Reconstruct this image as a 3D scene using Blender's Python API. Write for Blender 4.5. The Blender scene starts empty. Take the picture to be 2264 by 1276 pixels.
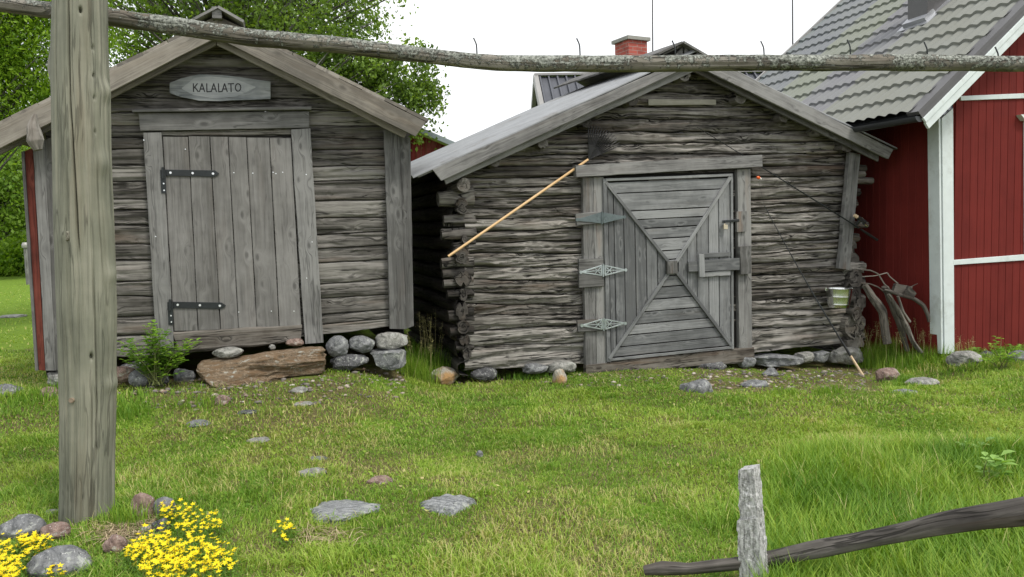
import bpy, math, random
import numpy as np
from mathutils import Matrix, Vector
# ------------------------------------------------------------------ camera, light, exposure
SC = bpy.context.scene
F = 1761.0; TH = math.radians(4.5); PH = .03            # focal length in photo pixels, pitch, roll
fw = np.array([0, math.cos(TH), -math.sin(TH)])
_r0 = np.array([1., 0, 0]); _u0 = np.array([0, math.sin(TH), math.cos(TH)])
rt = math.cos(PH)*_r0 - math.sin(PH)*_u0
up = math.sin(PH)*_r0 + math.cos(PH)*_u0
EYE = np.array([0, 0, 1.6])
cam = bpy.data.cameras.new('camera'); cam.lens = 36*F/2264; cam.sensor_width = 36
cam.clip_start = .05; cam.clip_end = 2000
co = bpy.data.objects.new('camera', cam); SC.collection.objects.link(co)
M = Matrix([[rt[i], up[i], -fw[i], EYE[i]] for i in range(3)] + [[0, 0, 0, 1]])
co.matrix_world = M; SC.camera = co

SUN_EL = math.radians(58); SUN_AZ = math.radians(133)     # compass angle of the sun, behind the camera to the right
w = bpy.data.worlds.new("World"); SC.world = w; w.use_nodes = True
nt = w.node_tree; nt.nodes.clear()
sky = nt.nodes.new('ShaderNodeTexSky'); sky.sky_type = 'NISHITA'; sky.sun_disc = False
sky.sun_elevation = SUN_EL; sky.sun_rotation = SUN_AZ; sky.air_density = 1.5; sky.dust_density = 4
tc = nt.nodes.new('ShaderNodeTexCoord')
mp = nt.nodes.new('ShaderNodeMapping'); mp.inputs['Scale'].default_value = (1, 1, 3)
nz = nt.nodes.new('ShaderNodeTexNoise'); nz.inputs['Scale'].default_value = 2.2; nz.inputs['Detail'].default_value = 5
rp = nt.nodes.new('ShaderNodeValToRGB')
rp.color_ramp.elements[0].position = .3; rp.color_ramp.elements[0].color = (8.8, 9.1, 9.6, 1)
rp.color_ramp.elements[1].position = .7; rp.color_ramp.elements[1].color = (12.0, 12.0, 12.0, 1)
mx = nt.nodes.new('ShaderNodeMixRGB'); mx.inputs[0].default_value = .88
bg = nt.nodes.new('ShaderNodeBackground'); bg.inputs['Strength'].default_value = .1
wo = nt.nodes.new('ShaderNodeOutputWorld')
L_ = nt.links.new
L_(tc.outputs['Generated'], mp.inputs[0]); L_(mp.outputs[0], nz.inputs['Vector']); L_(nz.outputs['Fac'], rp.inputs[0])
L_(sky.outputs[0], mx.inputs[1]); L_(rp.outputs[0], mx.inputs[2]); L_(mx.outputs[0], bg.inputs[0]); L_(bg.outputs[0], wo.inputs[0])
sl = bpy.data.lights.new('sun', 'SUN'); sl.energy = 1.9; sl.angle = math.radians(12); sl.color = (1, .95, .86)
so = bpy.data.objects.new('sun', sl); SC.collection.objects.link(so)
sd = Vector((math.sin(SUN_AZ)*math.cos(SUN_EL), math.cos(SUN_AZ)*math.cos(SUN_EL), math.sin(SUN_EL)))
so.rotation_euler = sd.to_track_quat('Z', 'Y').to_euler()
SC.view_settings.view_transform = 'Standard'; SC.view_settings.look = 'None'
SC.view_settings.exposure = 0.43; SC.view_settings.gamma = 1
SC.render.engine = 'CYCLES'

# ------------------------------------------------------------------ noise
RS = np.random.RandomState
def _h(i, j, k):
    n = (i*374761393 + j*668265263 + k*2147483647 % 1274126177).astype(np.int64)
    n = (n ^ (n >> 13)) * 1274126177; n = n & 0x7fffffff
    n = (n ^ (n >> 16)) * 668265263 & 0x7fffffff
    return ((n >> 7) & 0xffff)/65535.0
def vn(x, y, z=0.):
    x, y, z = np.broadcast_arrays(np.asarray(x, float), np.asarray(y, float), np.asarray(z, float))
    i = np.floor(x).astype(np.int64); j = np.floor(y).astype(np.int64); k = np.floor(z).astype(np.int64)
    a = x-i; b = y-j; c = z-k
    a = a*a*(3-2*a); b = b*b*(3-2*b); c = c*c*(3-2*c); r = 0
    k = k*1013
    for di in (0, 1):
        for dj in (0, 1):
            for dk in (0, 1):
                r = r + (a if di else 1-a)*(b if dj else 1-b)*(c if dk else 1-c)*_h(i+di, j+dj, k+dk*1013)
    return r
def fbm(x, y, z=0., o=4):
    r = 0; a = .5; s = 0
    for q in range(o):
        r = r + a*vn(np.asarray(x)*2**q+q*17.3, np.asarray(y)*2**q+q*9.1, np.asarray(z)*2**q+q*4.7); s += a; a *= .5
    return r/s
def sst(x, a, b):
    t = np.clip((np.asarray(x, float)-a)/(b-a), 0, 1); return t*t*(3-2*t)

# ------------------------------------------------------------------ ground height and pixel helpers
def gz(x, y):
    x = np.asarray(x, float); y = np.asarray(y, float)
    z = -.1*sst(y, 6.3, 8.8) - .22*sst(x, .8, 4.5)*sst(y, 7.0, 9.6)*(1-.8*sst(x, 4.5, 5.3))
    z = z + .25*sst(-x, .65, 1.7)*sst(y, 5.6, 7.4)
    z = z + (fbm(x*.9+3, y*.9+7, 0, 3)-.5)*.07 + (fbm(x*4, y*4, 2, 3)-.5)*.035*sst(y, 0, 3)
    z = z + .03*sst(x, 1.2, 2.6)*(1-sst(y, 4.6, 6.2))*sst(y, 1, 2)
    z = z + .015*sst(-x, 1.2, 1.7)*(1-sst(y, 4.4, 5.0))*sst(y, 2.6, 3.2)
    return z + 1.5*sst(y, 45, 140)*sst(x, -60, -20) * 0
def ray(px, py):
    px = np.asarray(px, float)[..., None]; py = np.asarray(py, float)[..., None]
    return fw*F + rt*(px-1132) - up*(py-638)
def G(px, py):
    k = ray(px, py); z = 0.
    for _ in range(8):
        t = (z-1.6)/k[..., 2]; p = EYE + k*t[..., None]; z = gz(p[..., 0], p[..., 1])
    return np.concatenate([p[..., :2], np.asarray(z)[..., None]], -1)
def proj(p):
    q = np.asarray(p)-EYE; d = q@fw
    return 1132+F*(q@rt)/d, 638-F*(q@up)/d
class Frame:                                             # a real vertical plane: a facade
    def __init__(s, px, py, Y, yaw):
        a = math.radians(yaw); s.n = np.array([math.sin(a), -math.cos(a), 0]); s.d = np.array([math.cos(a), math.sin(a), 0]); s.b = -s.n
        k = ray(px, py); s.p0 = EYE + k*Y/k[1]
    def pt(s, px, py, off=0.):
        k = ray(px, py); off = np.asarray(off, float)
        t = (((s.p0-EYE)@s.n)+off)/(k@s.n); return EYE + k*t[..., None]
class SideFrame(Frame):                                  # plane through p0 whose horizontal direction is d
    def __init__(s, p0, d, n): s.p0 = np.array(p0); s.d = d; s.n = n; s.b = -n

# ------------------------------------------------------------------ mesh building
class MB:
    def __init__(s): s.v = []; s.uv = []; s.r = []; s.f = []; s.sm = []; s.n = 0
    def add(s, v, f, uv=None, rnd=.5, smooth=False):
        v = np.asarray(v, float).reshape(-1, 3)
        s.v.append(v); s.uv.append(np.zeros((len(v), 2)) if uv is None else np.asarray(uv, float).reshape(-1, 2))
        s.r.append(np.full(len(v), rnd) if np.isscalar(rnd) else np.asarray(rnd, float))
        n = s.n
        if isinstance(f, np.ndarray): s.f.append((f+n))
        else: s.f.append([tuple(i+n for i in q) for q in f])
        s.sm.append(smooth); s.n += len(v)
    def build(s, name, mat, parent=None, **kw):
        V = np.concatenate(s.v); U = np.concatenate(s.uv); R = np.concatenate(s.r)
        li = []; ls = []; lt = []; sm = []; c = 0
        for blk, smo in zip(s.f, s.sm):
            if isinstance(blk, np.ndarray):
                k = blk.shape[1]; li.append(blk.ravel()); m = len(blk)
                ls.append(c+np.arange(m)*k); lt.append(np.full(m, k)); c += m*k; sm.append(np.full(m, smo))
            else:
                for q in blk:
                    li.append(np.array(q)); ls.append(np.array([c])); lt.append(np.array([len(q)])); c += len(q); sm.append(np.array([smo]))
        li = np.concatenate(li).astype(np.int32); ls = np.concatenate(ls).astype(np.int32); lt = np.concatenate(lt).astype(np.int32)
        me = bpy.data.meshes.new(name)
        me.vertices.add(len(V)); me.loops.add(len(li)); me.polygons.add(len(ls))
        me.vertices.foreach_set('co', V.astype(np.float32).ravel())
        me.loops.foreach_set('vertex_index', li); me.polygons.foreach_set('loop_start', ls)
        me.polygons.foreach_set('use_smooth', np.concatenate(sm).astype(bool))
        me.update(calc_edges=True)
        ul = me.uv_layers.new(name='UVMap'); ul.data.foreach_set('uv', U[li].astype(np.float32).ravel())
        at = me.attributes.new('rnd', 'FLOAT', 'POINT'); at.data.foreach_set('value', R.astype(np.float32))
        me.validate()
        o = bpy.data.objects.new(name, me); SC.collection.objects.link(o)
        if mat: me.materials.append(mat)
        if parent is not None: o.parent = parent; o.matrix_parent_inverse = Matrix.Translation(-Vector(parent.location))
        for k, q in kw.items(): o[k] = q
        return o
def thing(name, label, cat, loc=(0, 0, 0), group=None):
    o = bpy.data.objects.new(name, None); SC.collection.objects.link(o); o.location = Vector([float(q) for q in loc])
    o.empty_display_size = .1
    o['label'] = label; o['category'] = cat
    if group: o['group'] = group
    return o
def tag(o, label, cat, group=None):
    o['label'] = label; o['category'] = cat
    if group: o['group'] = group
    return o
_seed = [1]
def sd_(): _seed[0] += 1; return _seed[0]
def gridfaces(n, m, close=False):
    i, j = np.meshgrid(np.arange(n-1), np.arange(m if close else m-1), indexing='ij'); j2 = (j+1) % m
    return np.stack([i*m+j, i*m+j2, (i+1)*m+j2, (i+1)*m+j], -1).reshape(-1, 4)
def board3(mb, a0, a1, b0, b1, n, th, seg=None, wob=.003, bev=.004, off=0., cup=.0, rnd=None):
    """plank whose back face is the quad a0 a1 b1 b0 (a = start, b = end), front raised th along n"""
    r = RS(sd_()); a0, a1, b0, b1 = [np.asarray(q, float)+n*off for q in (a0, a1, b0, b1)]
    Ln = np.linalg.norm((b0+b1-a0-a1)/2); W = np.linalg.norm(a1-a0)+1e-6; W2 = np.linalg.norm(b1-b0)
    seg = seg or max(2, int(Ln/.08)); k = np.linspace(0, 1, seg+1)
    rnd = r.rand() if rnd is None else rnd
    Wm = max(W, W2, .01); bs = min(bev/Wm, .2)
    S = [0, 0, bs, .3, .5, .7, 1-bs, 1, 1]; T = [0, th-min(bev, th*.4), th, th, th, th, th, th-min(bev, th*.4), 0]
    pts = []; uv = []; q0 = r.rand()*50; v0 = r.rand()*30
    for s, t in zip(S, T):
        base = (a0+(a1-a0)*s)[None]*(1-k[:, None])+(b0+(b1-b0)*s)[None]*k[:, None]
        ww = (vn(k*Ln*5+q0, s*1.7 if s in (0, 1) else 3.3, 1)-.5)*2*wob
        e = (a1-a0)+(b1-b0); e = e/(np.linalg.norm(e)+1e-9)
        base = base + e[None]*(ww*(1 if s < bs*1.01 or s > 1-bs*1.01 else .0))[:, None]
        tt = t + ((vn(k*Ln*3+q0, 9.)-.5)*wob*1.2 if t > 0 else 0) - cup*(4*(s-.5)**2)*(t > 0)
        base = base + n[None]*np.asarray(tt).reshape(-1, 1)*np.ones((seg+1, 1))
        pts.append(base)
        c = {0: 0, 1: 0}.get(s, 0); uv.append(np.stack([k*Ln+q0, np.full(seg+1, v0+s*Wm+(0 if t == th else (-.01 if s < .5 else .01)))], -1))
    P = np.stack(pts, 1); UV = np.stack(uv, 1); m = len(S)
    mb.add(P, gridfaces(seg+1, m), UV, rnd)
    for e in (0, seg):
        mb.add(P[e], [tuple(range(m)) if e else tuple(range(m))[::-1]], np.stack([UV[e][:, 1]*2, UV[e][:, 0]*0+np.linspace(0, .1, m)], -1), rnd)
    bk = np.stack([P[:, 0], P[:, -1]], 1)
    mb.add(bk, gridfaces(seg+1, 2)[:, ::-1], np.stack([UV[:, 0], UV[:, -1]], 1), rnd)
def board(mb, fr, a0, a1, b0, b1, off, th, **kw):
    board3(mb, *[fr.pt(*q, off) for q in (a0, a1, b0, b1)], fr.n, th, **kw)
def tube(mb, pts, rad, seg=14, per=None, lump=.08, rough=.0, caps=True, rnd=None, freq=5., ell=1.):
    r = RS(sd_()); pts = np.asarray(pts, float); rad = np.ones(len(pts))*np.asarray(rad, float)
    dl = np.r_[0, np.cumsum(np.linalg.norm(np.diff(pts, axis=0), axis=1))]
    per = per or max(2, int(dl[-1]/.05)); s = np.linspace(0, dl[-1], per+1)
    if len(pts) > 2:                                     # smooth the path
        C = np.stack([np.interp(s, dl, pts[:, i]) for i in range(3)], -1)
        for _ in range(max(1, per//(len(pts)*3))): C[1:-1] = (C[:-2]+2*C[1:-1]+C[2:])/4
    else: C = pts[0]+(pts[1]-pts[0])*(s/dl[-1])[:, None]
    Rr = np.interp(s, dl, rad)
    T = np.gradient(C, axis=0); T /= np.linalg.norm(T, axis=1)[:, None]+1e-12
    ref = np.array([0, 0, 1.]) if abs(T[0, 2]) < .9 else np.array([0, 1., 0])
    A = np.cross(T, ref); A /= np.linalg.norm(A, axis=1)[:, None]; B = np.cross(T, A)
    th = np.linspace(0, 2*math.pi, seg+1); q = r.rand()*40
    nz_ = 1+lump*(fbm(np.cos(th)[None]*1.2+q, np.sin(th)[None]*1.2, (s*freq)[:, None], 3)-.5)*2
    if rough: nz_ = nz_-rough*sst(fbm(np.cos(th)[None]*6+q, np.sin(th)[None]*6, (s*1.5)[:, None], 3), .55, .75)
    P = C[:, None]+(A[:, None]*(np.cos(th)*ell)[None, :, None]+B[:, None]*np.sin(th)[None, :, None])*(Rr[:, None]*nz_)[..., None]
    UV = np.stack(np.broadcast_arrays((s+q)[:, None], (th*np.mean(rad))[None]+q), -1)
    rn = r.rand() if rnd is None else rnd
    mb.add(P, gridfaces(per+1, seg+1), UV, rn, True)
    if caps:
        for e in (0, per):
            c = P[e, :-1]; mid = c.mean(0); inr = mid+(c-mid)*.55+T[e]*(.0)
            V = np.concatenate([c, inr, mid[None]+T[e]*0.0]); n = seg
            fs = [(i, (i+1) % n, n+(i+1) % n, n+i) for i in range(n)]+[(n+i, n+(i+1) % n, 2*n) for i in range(n)]
            if e == 0: fs = [x[::-1] for x in fs]
            uu = np.concatenate([np.stack([np.full(n, .0), th[:-1]*.02], -1), np.stack([np.full(n, .3), th[:-1]*.02], -1), [[.6, 0]]])+q
            mb.add(V, fs, uu, rn)
def box(mb, c, ax, ay, az, rnd=.5):
    c, ax, ay, az = [np.asarray(q, float) for q in (c, ax, ay, az)]
    V = [c+sx*ax+sy*ay+sz*az for sx in (-1, 1) for sy in (-1, 1) for sz in (-1, 1)]
    F_ = [(0, 1, 3, 2), (4, 6, 7, 5), (0, 4, 5, 1), (2, 3, 7, 6), (0, 2, 6, 4), (1, 5, 7, 3)]
    la, lb = np.linalg.norm(ax), np.linalg.norm(ay)
    for f in F_:
        mb.add([V[i] for i in f], [(0, 1, 2, 3)], [(0, 0), (0, lb*2), (la*2, lb*2), (la*2, 0)], rnd)

# ------------------------------------------------------------------ materials
def newmat(name):
    m = bpy.data.materials.new(name); m.use_nodes = True; t = m.node_tree; t.nodes.clear()
    o = t.nodes.new('ShaderNodeOutputMaterial'); b = t.nodes.new('ShaderNodeBsdfPrincipled')
    t.links.new(b.outputs[0], o.inputs[0]); return m, t, b
class NT:
    def __init__(s, t): s.t = t
    def n(s, k, **kw):
        q = s.t.nodes.new('ShaderNode'+k)
        for a, v in kw.items(): setattr(q, a, v)
        return q
    def l(s, a, b): s.t.links.new(a, b)
    def math(s, op, a, b=None, c=None, clamp=False):
        q = s.n('Math', operation=op); q.use_clamp = clamp
        for i, v in enumerate((a, b, c)):
            if v is None: continue
            if isinstance(v, (int, float)): q.inputs[i].default_value = v
            else: s.l(v, q.inputs[i])
        return q.outputs[0]
    def vec(s, x, y, z):
        q = s.n('CombineXYZ')
        for i, v in enumerate((x, y, z)):
            if isinstance(v, (int, float)): q.inputs[i].default_value = v
            else: s.l(v, q.inputs[i])
        return q.outputs[0]
    def noise(s, v, sc=1., det=4, rough=.55, dist=0.):
        q = s.n('TexNoise'); q.inputs['Scale'].default_value = sc; q.inputs['Detail'].default_value = det
        q.inputs['Roughness'].default_value = rough; q.inputs['Distortion'].default_value = dist
        if v is not None: s.l(v, q.inputs['Vector'])
        return q.outputs['Fac']
    def ramp(s, f, stops):
        q = s.n('ValToRGB'); e = q.color_ramp.elements
        while len(e) < len(stops): e.new(.5)
        for i, (p, c) in enumerate(stops):
            e[i].position = p; e[i].color = (*c, 1) if len(c) == 3 else c
        s.l(f, q.inputs[0]); return q.outputs[0]
    def mr(s, f, a, b, c=0., d=1.):
        q = s.n('MapRange'); q.interpolation_type = 'SMOOTHSTEP'
        for i, v in enumerate((f, a, b, c, d)):
            if isinstance(v, (int, float)): q.inputs[i].default_value = v
            else: s.l(v, q.inputs[i])
        return q.outputs[0]
    def mix(s, f, a, b, mode='MIX'):
        q = s.n('MixRGB', blend_type=mode)
        for i, v in enumerate((f, a, b)):
            if isinstance(v, (int, float)): q.inputs[i].default_value = v
            elif isinstance(v, tuple): q.inputs[i].default_value = (*v, 1)
            else: s.l(v, q.inputs[i])
        return q.outputs[0]
    def bump(s, h, st, dist, b):
        q = s.n('Bump'); q.inputs['Strength'].default_value = st; q.inputs['Distance'].default_value = dist
        s.l(h, q.inputs['Height']); s.l(q.outputs[0], b.inputs['Normal'])
def wood(name, dark, mid, light, warm=(.16, .09, .05), warmth=.15, crack=.5, grain=50., knots=1., rough=.85, bump=.5, lichen=0., stripe=None, tint=.35, nails=0):
    m, t, b = newmat(name); k = NT(t)
    uv = k.n('UVMap'); sp = k.n('SeparateXYZ'); k.l(uv.outputs[0], sp.inputs[0]); u, v = sp.outputs[0], sp.outputs[1]
    at = k.n('Attribute', attribute_name='rnd'); rn = at.outputs['Fac']
    zz = k.math('MULTIPLY', rn, 37.)
    vo = k.n('TexVoronoi'); vo.inputs['Scale'].default_value = 1.; vo.inputs['Randomness'].default_value = 1.
    k.l(k.vec(k.math('MULTIPLY', u, 3.2), k.math('MULTIPLY', v, 7.), zz), vo.inputs['Vector'])
    kd = vo.outputs['Distance']; fall = k.mr(kd, 0., .42, 1., 0.); fall = k.math('MULTIPLY', fall, knots)
    vg = k.math('ADD', k.math('MULTIPLY', v, grain), k.math('MULTIPLY', fall, 3.))
    g1 = k.noise(k.vec(k.math('MULTIPLY', u, 1.6), vg, zz), 1., 6, .62, .3)
    g2 = k.noise(k.vec(k.math('MULTIPLY', u, .8), k.math('MULTIPLY', vg, .22), zz), 1., 4, .55, .6)
    cr = k.noise(k.vec(k.math('MULTIPLY', u, 1.1), k.math('MULTIPLY', vg, .62), k.math('ADD', zz, 5.)), 1., 5, .6, .2)
    crk = k.mr(cr, .34, .42, 1., 0.); crk = k.math('MULTIPLY', crk, crack*.8)
    cn = k.noise(k.vec(k.math('MULTIPLY', u, 1.0), k.math('MULTIPLY', vg, .30), k.math('ADD', zz, 9.)), 1., 3, .6, .15)
    cm = k.noise(k.vec(k.math('MULTIPLY', u, 1.7), k.math('MULTIPLY', vg, .12), k.math('ADD', zz, 3.)), 1., 2, .5)
    line = k.mr(k.math('ABSOLUTE', k.math('SUBTRACT', cn, .5)), .006, .026, 1., 0.)
    line = k.math('MULTIPLY', k.math('MULTIPLY', line, k.mr(cm, .44, .54)), min(1., crack*1.05))
    crk = k.math('MAXIMUM', crk, line)
    geo = k.n('NewGeometry'); bl = k.noise(geo.outputs['Position'], 1.7, 4, .6); bl2 = k.noise(geo.outputs['Position'], 9., 3, .6)
    tone = k.math('ADD', k.math('MULTIPLY', g1, .55), k.math('MULTIPLY', g2, .45))
    tone = k.math('ADD', tone, k.math('MULTIPLY', k.math('SUBTRACT', bl, .5), .55))
    tone = k.math('ADD', tone, k.math('MULTIPLY', k.math('SUBTRACT', rn, .5), tint))
    tone = k.math('ADD', tone, k.math('MULTIPLY', k.math('SUBTRACT', bl2, .5), .22))
    col = k.ramp(tone, [(.32, dark), (.5, mid), (.69, light)])
    wm = k.mr(k.noise(k.vec(k.math('MULTIPLY', u, .7), k.math('MULTIPLY', v, 6.), zz), 1., 4, .6), .52, .75)
    col = k.mix(k.math('MULTIPLY', wm, warmth), col, warm)
    ring = k.mr(kd, .05, .16, 1., 0.); col = k.mix(k.math('MULTIPLY', ring, .65*min(knots, 1)), col, tuple(x*.55 for x in dark))
    halo = k.math('MULTIPLY', k.mr(kd, .1, .2, 0., 1.), k.mr(kd, .2, .34, 1., 0.)); col = k.mix(k.math('MULTIPLY', halo, .3*min(knots, 1)), col, light)
    col = k.mix(crk, col, tuple(x*.16 for x in dark))
    h = k.math('SUBTRACT', k.math('ADD', k.math('MULTIPLY', g1, .6), k.math('MULTIPLY', g2, .4)), crk)
    if lichen:
        ln = k.noise(geo.outputs['Position'], 24., 6, .72, .4); big = k.noise(geo.outputs['Position'], 3.1, 3, .6)
        s2 = k.n('SeparateXYZ'); k.l(geo.outputs['Normal'], s2.inputs[0])
        lf = k.math('ADD', k.math('ADD', ln, k.math('MULTIPLY', k.math('SUBTRACT', big, .5), .7)), k.math('MULTIPLY', s2.outputs[2], .10))
        lm = k.mr(lf, .60-lichen*.2, .66-lichen*.2)
        lc = k.ramp(k.noise(geo.outputs['Position'], 60., 4, .7), [(.38, (.06, .063, .055)), (.5, (.22, .235, .205)), (.68, (.42, .43, .39))])
        col = k.mix(lm, col, lc); h = k.math('ADD', h, k.math('MULTIPLY', lm, k.math('ADD', ln, .5)))
    k.l(col, b.inputs['Base Color']); b.inputs['Roughness'].default_value = rough
    b.inputs['Specular IOR Level'].default_value = .25
    k.bump(h, bump, .012, b)
    return m
def simple(name, col, rough=.5, metal=0., nsc=8., var=.25, bump=.1, spec=.5, dirt=None):
    m, t, b = newmat(name); k = NT(t); geo = k.n('NewGeometry')
    n1 = k.noise(geo.outputs['Position'], nsc, 5, .6)
    c = k.ramp(n1, [(.25, tuple(x*(1-var) for x in col)), (.75, tuple(min(1, x*(1+var)) for x in col))])
    if dirt:
        c = k.mix(k.mr(k.noise(geo.outputs['Position'], nsc*.4, 6, .7), .5, .68), c, dirt)
    k.l(c, b.inputs['Base Color']); b.inputs['Roughness'].default_value = rough; b.inputs['Metallic'].default_value = metal
    b.inputs['Specular IOR Level'].default_value = spec
    if bump: k.bump(k.noise(geo.outputs['Position'], nsc*6, 4, .6), bump, .004, b)
    return m
def leafmat(name, a, c, trans=.4, rough=.5, attr=True):
    m = bpy.data.materials.new(name); m.use_nodes = True; t = m.node_tree; t.nodes.clear(); k = NT(t)
    at = k.n('Attribute', attribute_name='rnd')
    col = k.ramp(at.outputs['Fac'], [(0., a), (1., c)])
    o = k.n('OutputMaterial'); d = k.n('BsdfPrincipled'); d.inputs['Roughness'].default_value = rough; d.inputs['Specular IOR Level'].default_value = .35
    tr = k.n('BsdfTranslucent'); mxs = k.n('MixShader'); mxs.inputs[0].default_value = trans
    k.l(col, d.inputs['Base Color'])
    k.l(k.mix(1., col, (1.3, 1.25, .5), 'MULTIPLY'), tr.inputs[0])
    k.l(d.outputs[0], mxs.inputs[1]); k.l(tr.outputs[0], mxs.inputs[2]); k.l(mxs.outputs[0], o.inputs[0])
    return m
def rockmat(name, a, bcol, spots=(.6, .6, .58), rust=None, band=False):
    m, t, b = newmat(name); k = NT(t); tc = k.n('TexCoord'); P = tc.outputs['Object']
    if band:
        mpn = k.n('Mapping'); mpn.inputs['Scale'].default_value = (2, 9, 9); k.l(P, mpn.inputs[0]); Q = mpn.outputs[0]
    else: Q = P
    n1 = k.noise(Q, 9., 8, .75, .8); col = k.ramp(n1, [(.38, tuple(x*.8 for x in a)), (.5, tuple((x+y)/2 for x, y in zip(a, bcol))), (.6, bcol)])
    fine = k.noise(P, 90., 3, .7); col = k.mix(k.mr(fine, .62, .7), col, spots)
    col = k.mix(k.math('MULTIPLY', k.mr(k.noise(P, 55., 3, .7), .6, .7), .7), col, tuple(x*.3 for x in a))
    li = k.mr(k.noise(P, 11., 6, .75, .5), .56, .63); col = k.mix(k.math('MULTIPLY', li, .7), col, (.42, .44, .40))
    if rust: col = k.mix(k.mr(k.noise(Q, 3.5, 6, .65), .42, .62), col, rust)
    k.l(col, b.inputs['Base Color']); b.inputs['Roughness'].default_value = .9; b.inputs['Specular IOR Level'].default_value = .2
    k.bump(k.math('ADD', n1, k.math('MULTIPLY', fine, .3)), .7, .02, b); return m

M_SILL = wood('sill_dark', (.04, .033, .027), (.10, .088, .075), (.19, .175, .155), warmth=.5, crack=.8, grain=50)
M_LOGE = wood('end_grain', (.03, .027, .024), (.085, .078, .07), (.19, .18, .165), warmth=.2, crack=1., grain=30, bump=1.)
M_LOGL = wood('logs_left', (.075, .070, .063), (.150, .142, .130), (.245, .235, .215), warmth=.35, warm=(.16, .10, .06), crack=.8, grain=74, knots=.9, bump=.7)
M_LOGSHADE = wood('logs_shaded', (.02, .018, .016), (.045, .042, .038), (.09, .085, .075), warmth=.2, crack=.9, grain=52, bump=.8)  # darkened log wood: shade of the gap between the sheds painted into the colour
M_LOGR = wood('logs_right', (.060, .054, .047), (.145, .135, .120), (.30, .285, .26), warmth=.35, warm=(.14, .075, .04), crack=.95, grain=80, knots=1., bump=1.)
M_DOORL = wood('door_planks', (.115, .112, .106), (.178, .174, .167), (.245, .240, .232), warmth=.12, warm=(.22, .17, .13), crack=.22, grain=42, knots=1., bump=.3)
M_TRIML = wood('trim_left', (.095, .094, .091), (.155, .154, .150), (.24, .239, .233), warmth=.1, crack=.45, grain=48, bump=.35)
M_BARGE = wood('barge_left', (.13, .12, .105), (.225, .205, .175), (.30, .28, .245), warmth=.2, warm=(.2, .15, .1), crack=.2, grain=50, knots=.7, bump=.25)
M_BARGER = wood('barge_right', (.095, .093, .09), (.165, .163, .16), (.26, .258, .252), warmth=.1, crack=.35, grain=50, knots=.8, bump=.3)
M_DOORR = wood('door_right', (.105, .109, .111), (.178, .184, .186), (.275, .282, .284), warmth=.15, warm=(.2, .165, .13), crack=.25, grain=46, bump=.35)
M_JAMB = wood('jamb_right', (.080, .079, .075), (.155, .154, .149), (.25, .25, .242), warmth=.45, warm=(.22, .13, .07), crack=.5, grain=46, bump=.4)
M_POST = wood('post', (.14, .145, .112), (.205, .208, .162), (.285, .28, .225), warmth=.45, warm=(.22, .18, .125), crack=.42, grain=46, knots=.15, bump=.5, tint=.1, rough=.8)
M_BEAM = wood('beam', (.07, .062, .05), (.16, .148, .122), (.29, .275, .24), warmth=.3, crack=.7, grain=40, lichen=.52, bump=.9)
M_STAKE = wood('stake', (.22, .22, .22), (.42, .42, .42), (.68, .68, .67), warmth=0, crack=.7, grain=60, lichen=0, bump=1., knots=.2)
M_POLE = wood('dark_pole', (.035, .031, .028), (.078, .071, .064), (.18, .165, .15), warmth=.2, crack=.6, grain=44, bump=.7, knots=.15)
M_BRANCHD = wood('branch_dark', (.04, .036, .031), (.10, .09, .078), (.20, .185, .16), crack=.5, grain=40, bump=.9)
M_BRANCH = wood('branch', (.06, .055, .048), (.16, .15, .132), (.30, .285, .26), crack=.4, grain=30, bump=.7)
M_HANDLE = wood('ash_handle', (.50, .30, .13), (.62, .40, .19), (.70, .48, .26), warmth=0, crack=0, grain=60, knots=0, bump=.05, rough=.45)
M_SIGN = wood('sign_board', (.11, .12, .13), (.20, .215, .225), (.33, .345, .35), warmth=.05, crack=.25, grain=26, bump=.3)
M_SIGNIN = wood('sign_planed', (.22, .235, .25), (.30, .315, .325), (.42, .435, .44), warmth=.0, crack=.15, grain=24, bump=.2)
M_DARK = simple('dark_inside', (.012, .011, .010), .95, bump=0)
M_IRON = simple('black_iron', (.022, .026, .028), .42, .3, 20, .3, .2)
M_IRON2 = simple('painted_grey_iron', (.12, .15, .155), .5, .4, 20, .2, .1)
M_ZINC = simple('zinc_plate', (.46, .51, .53), .35, .85, 14, .25, .1)
M_STEEL = simple('galvanized', (.72, .74, .72), .22, 1., 7, .12, .15)
M_SCREW = simple('screw_zinc', (.85, .88, .92), .3, .6, 30, .1, 0)
M_BLACKP = simple('black_plastic', (.012, .012, .014), .4, 0, 20, .2, .05)
M_INK = simple('sign_paint', (.012, .012, .014), .6, 0, 40, .3, 0)
M_CORK = simple('cork', (.62, .47, .30), .8, 0, 60, .25, .2)
M_ORANGE = simple('orange_float', (.85, .12, .01), .35, 0, 30, .05, 0)
M_WHITE = simple('white_paint', (.62, .68, .68), .55, 0, 6, .08, .12, dirt=(.48, .52, .50))
M_WHITES = simple('white_plastic', (.8, .78, .74), .4, 0, 6, .05, 0)
M_METALD = simple('dark_grey_sheet', (.10, .098, .10), .45, .3, 4, .15, .05)
M_GUTTER = simple('gutter', (.045, .048, .052), .35, .3, 4, .2, .05)
M_CAPM = simple('ridge_sheet', (.30, .295, .285), .5, .3, 4, .1, .05)
M_FLASH = simple('flashing', (.38, .39, .41), .4, .6, 3, .25, .05)
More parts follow.
